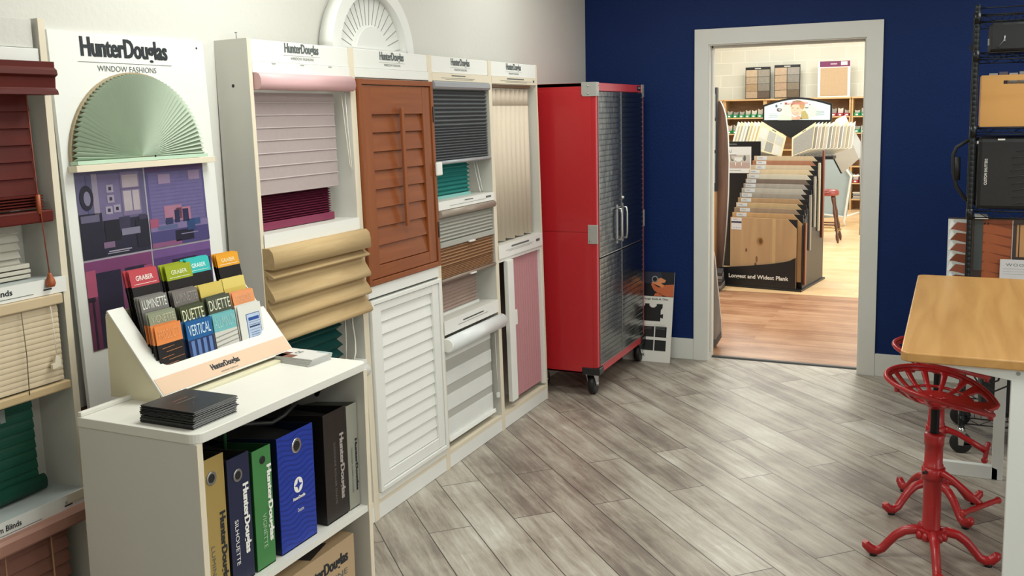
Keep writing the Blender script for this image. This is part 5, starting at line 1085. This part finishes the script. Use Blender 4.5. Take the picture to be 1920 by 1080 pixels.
for (y, pts, c_, lab) in ((6.9, [(.83, 1.05), (1.06, 1.22), (1.16, .99), (.96, .80)], '#a7a398', 'taupe sample board tilted under the right wing'), (7.1, [(1.02, 1.45), (1.16, 1.20), (1.2, .92), (1.05, 1.05)], '#c9ccca', 'white gridded board tilted behind the right wing'), (7.0, [(.80, 1.40), (.86, 1.50), (.97, 1.55), (1.05, 1.38), (.9, 1.25)], '#e2e2de', 'white fan of papers above the right wing')):
    p = thing('tilted_board', lab, 'sample board', (pts[0][0], y, .8)); MB().prism((0, y, 0), X, Z, (0, .015, 0), pts, mat(c_, .5, var=.06)).build('board', p); MB().tube([(sum(q[0] for q in pts)/len(pts), y+.02, sum(q[1] for q in pts)/len(pts)), (1.17, y+.03, sum(q[1] for q in pts)/len(pts)-.02), (1.19, y+.03, .5), (1.19, y+.03, 0)], .009, STEEL, 6).build('stand_post', p)
    MB().prism((0, y-.012, 0), X, Z, (0, .01, 0), [(pts[0][0]-.02, pts[0][1]), (pts[0][0], pts[0][1]), (pts[-1][0], pts[-1][1]), (pts[-1][0]-.02, pts[-1][1])], KB).build('edge', p)
o = thing('easel_rack', 'pale blue grey slanted sample rack behind the red topped stool', 'rack', (.7, 7.8, 0))
MB().prism((0, 7.9, 0), X, Z, (0, .03, 0), [(.60, .10), (.60, 1.02), (.74, 1.04), (1.0, .72), (.93, .13)], mat('#9fb0b6', .5)).build('panel', o)
MB().tube([(.74, 7.86, 1.05), (.98, 7.86, .70), (.90, 7.86, .06), (.92, 7.86, 0)], .016, SHOW, 6).tube([(.98, 7.9, .70), (1.08, 8.6, .66), (1.1, 8.6, .12)], .014, SHOW, 6).tube([(.60, 7.86, .16), (.9, 7.86, .13), (1.1, 8.6, .14)], .014, SHOW, 6).build('frame', o)
# red topped stool
o = thing('bar_stool', 'wooden bar stool with a red padded seat seen through the doorway', 'stool', (.86, 6.2, 0))
MB().lathe((.86, 6.2, .575), [(0, 0), (.13, 0), (.14, .01), (.14, .05), (.12, .07), (.05, .078), (0, .08)], mat('#8e3a34', .35, coat=.3), 24).build('seat', o)
TW = mat('#54301f', .35, coat=.2)
for a, b in ((1, -1), (-1, -1), (1, 1), (-1, 1)):
    P = []; rr = []
    for i in range(15):
        t_ = i/14; P.append((.86+a*(.07+.085*t_), 6.2+b*(.07+.085*t_), .575*(1-t_))); rr.append(.016+.004*math.sin(t_*22)+(.004 if .8 < t_ < .9 else 0)-(.008 if t_ > .93 else 0))
    MB().tube(P, rr, TW, 8).build('leg', o)
MB().tube([(.86-.125, 6.2-.125, .22), (.86+.125, 6.2-.125, .22)], .009, TW, 6).tube([(.86-.125, 6.2+.125, .22), (.86+.125, 6.2+.125, .22)], .009, TW, 6).tube([(.86-.11, 6.2-.11, .32), (.86-.11, 6.2+.11, .32)], .009, TW, 6).build('stretcher', o)
MB().tube([(.86+.17*math.cos(a), 6.2+.17*math.sin(a), .15) for a in [2*math.pi*i/24 for i in range(24)]], .007, mat('#b59a5a', .3, .8), 6, True).build('foot_ring', o)
# shelving along the far wall
SHW = wood('#c9a778', '#b89464', 'x', .5); INT = wood('#a97f56', '#94704b', 'x', .55)
def bookshelf(x0, x1, label):
    o = thing('wood_shelving', label, 'shelving', (x0, 10.1, 0), 'wood shelving on the far wall')
    MB().box(x0, x0+.025, 10.1, 10.45, 0, 1.80, SHW).box(x1-.025, x1, 10.1, 10.45, 0, 1.80, SHW).build('side_panel', o)
    MB().box(x0, x1, 10.08, 10.46, 1.79, 1.815, SHW).build('top', o); MB().box(x0+.025, x1-.025, 10.44, 10.45, 0, 1.79, INT).build('back_panel', o)
    for z in (1.51, 1.245, .98, .71, .44, .18): MB().box(x0+.025, x1-.025, 10.1, 10.44, z-.02, z, SHW).build('shelf', o)
bookshelf(-1.275, -.605, 'wood shelving with green bins left of the arched header'); bookshelf(-.60, .745, 'wide wood shelving with red bins behind the arched header'); bookshelf(.755, 2.1, 'wood shelving with green bins at the right of the doorway view')
bookshelf(-1.95, -1.28, 'wood shelving cut off by the left door jamb')
def bin_(x, z, c_, lab, grp, w=.098):
    o = thing('parts_bin', lab, 'bin', (x, 10.1, z), grp)
    MB().prism((x, 0, z), Y, Z, (.003, 0, 0), [(10.1, 0), (10.3, 0), (10.3, .09), (10.16, .09), (10.1, .05)], mat(c_, .4)).prism((x+w-.003, 0, z), Y, Z, (.003, 0, 0), [(10.1, 0), (10.3, 0), (10.3, .09), (10.16, .09), (10.1, .05)], mat(c_, .4)).box(x, x+w, 10.1, 10.103, z, z+.05, mat(c_, .4)).box(x, x+w, 10.1, 10.3, z, z+.003, mat(c_, .4)).build('tray', o)
    MB().box(x+.03, x+.065, 10.098, 10.1, z+.012, z+.035, WINK).build('tag', o)
    h = random.uniform(.09, .15); MB().prism((x+.01, 10.15, z+.004), X, Z, (0, .02, 0), [(0, 0), (w-.02, 0), (w-.015, h), (w*.4, h*.85), (.005, h*1.02)], mat(random.choice(('#b9aea0', '#a39c92', '#c9c2b6', '#8d8a84')), .6)).build('samples', o)
for i in range(6): bin_(-1.24+.101*i, 1.51, '#147a48', 'green bin holding samples on the upper shelf left of the arched header', 'green bins on the upper left shelf')
for i in range(6): bin_(-1.24+.101*i, 1.245, '#147a48', 'green bin on the second shelf left of the arched header', 'green bins on the second left shelf')
for i in range(7): bin_(.03+.101*i, 1.51, '#8e2430', 'dark red bin holding samples right of the arched header', 'red bins behind the arched header')
for i in range(4): bin_(.79+.101*i, 1.51, '#147a48', 'green bin on the upper shelf at the right door jamb', 'green bins on the upper right shelf')
for i in range(4): bin_(.79+.101*i, 1.245, '#147a48', 'green bin on the second shelf at the right door jamb', 'green bins on the second right shelf')
for i in range(4): bin_(.79+.101*i, .44, '#8e2430', 'dark red bin low on the right shelving', 'red bins low on the right shelving')
for i in range(5):
    o = thing('sample_bundle', 'flat pale sample bundle low on the right shelving', 'sample bundle', (.80, 10.12, .181+i*.022), 'sample bundles on the right shelving')
    MB().box(.80+.01*(i % 2), 1.1, 10.12, 10.4, .181+i*.022, .199+i*.022, mat(('#8c8f90', '#c9c0ae', '#6f6a66')[i % 3], .5)).build('bundle', o)
# boards on top of the shelving
def cboard(x0, x1, z1, label, cs):
    o = thing('carpet_board', label, 'sample board', (x0, 10.3, 1.816), 'carpet sample boards on top of the shelving', rot=(0, 0, .0001)); OFF[o.name] = Vector((x0, 10.3, 1.816))
    bd = MB().box(x0, x1, 10.3, 10.32, 1.816, z1, KB).build('board', o); w_ = (x1-x0-.03)/2; h_ = (z1-1.816-.055)/4
    for i in range(4):
        for j in range(2):
            MB().box(x0+.01+j*(w_+.01), x0+.01+j*(w_+.01)+w_, 10.294, 10.3, z1-.045-(i+1)*h_+.006, z1-.045-i*h_, mat(cs[i*2+j], .9, var=.25, scale=40)).build('carpet_sample', bd)
    MB().box((x0+x1)/2-.05, (x0+x1)/2+.05, 10.297, 10.3, z1-.034, z1-.016, mat('#b9bcb8', .5)).build('label', bd)
cboard(-.965, -.555, 2.345, 'black framed board of eight carpet squares, left one of the pair', ['#b3a189', '#8f8a80', '#a5937c', '#85827a', '#9b8468', '#7c776e', '#a8927a', '#5d5046'])
cboard(-.49, -.075, 2.365, 'black framed board of eight carpet squares, right one of the pair', ['#b09c86', '#93908a', '#a8947c', '#82807a', '#a38c76', '#7b7264', '#ab967c', '#655848'])
o = thing('carpet_board', 'white framed board with one tan carpet square and purple header', 'sample board', (.205, 10.3, 1.816))
bd = MB().box(.205, .705, 10.3, 10.32, 1.816, 2.40, SHOW).build('board', o)
MB().box(.245, .665, 10.294, 10.3, 1.84, 2.29, mat('#b9a082', .9, var=.1, scale=60)).build('carpet_sample', bd)
MB().box(.235, .70, 10.296, 10.3, 2.305, 2.395, mat('#6f2a55', .5)).box(.56, .66, 10.293, 10.296, 2.325, 2.385, mat('#d8cfd4', .5)).box(.40, .50, 10.293, 10.296, 2.34, 2.36, mat('#b9a9b4', .5)).build('header', bd)
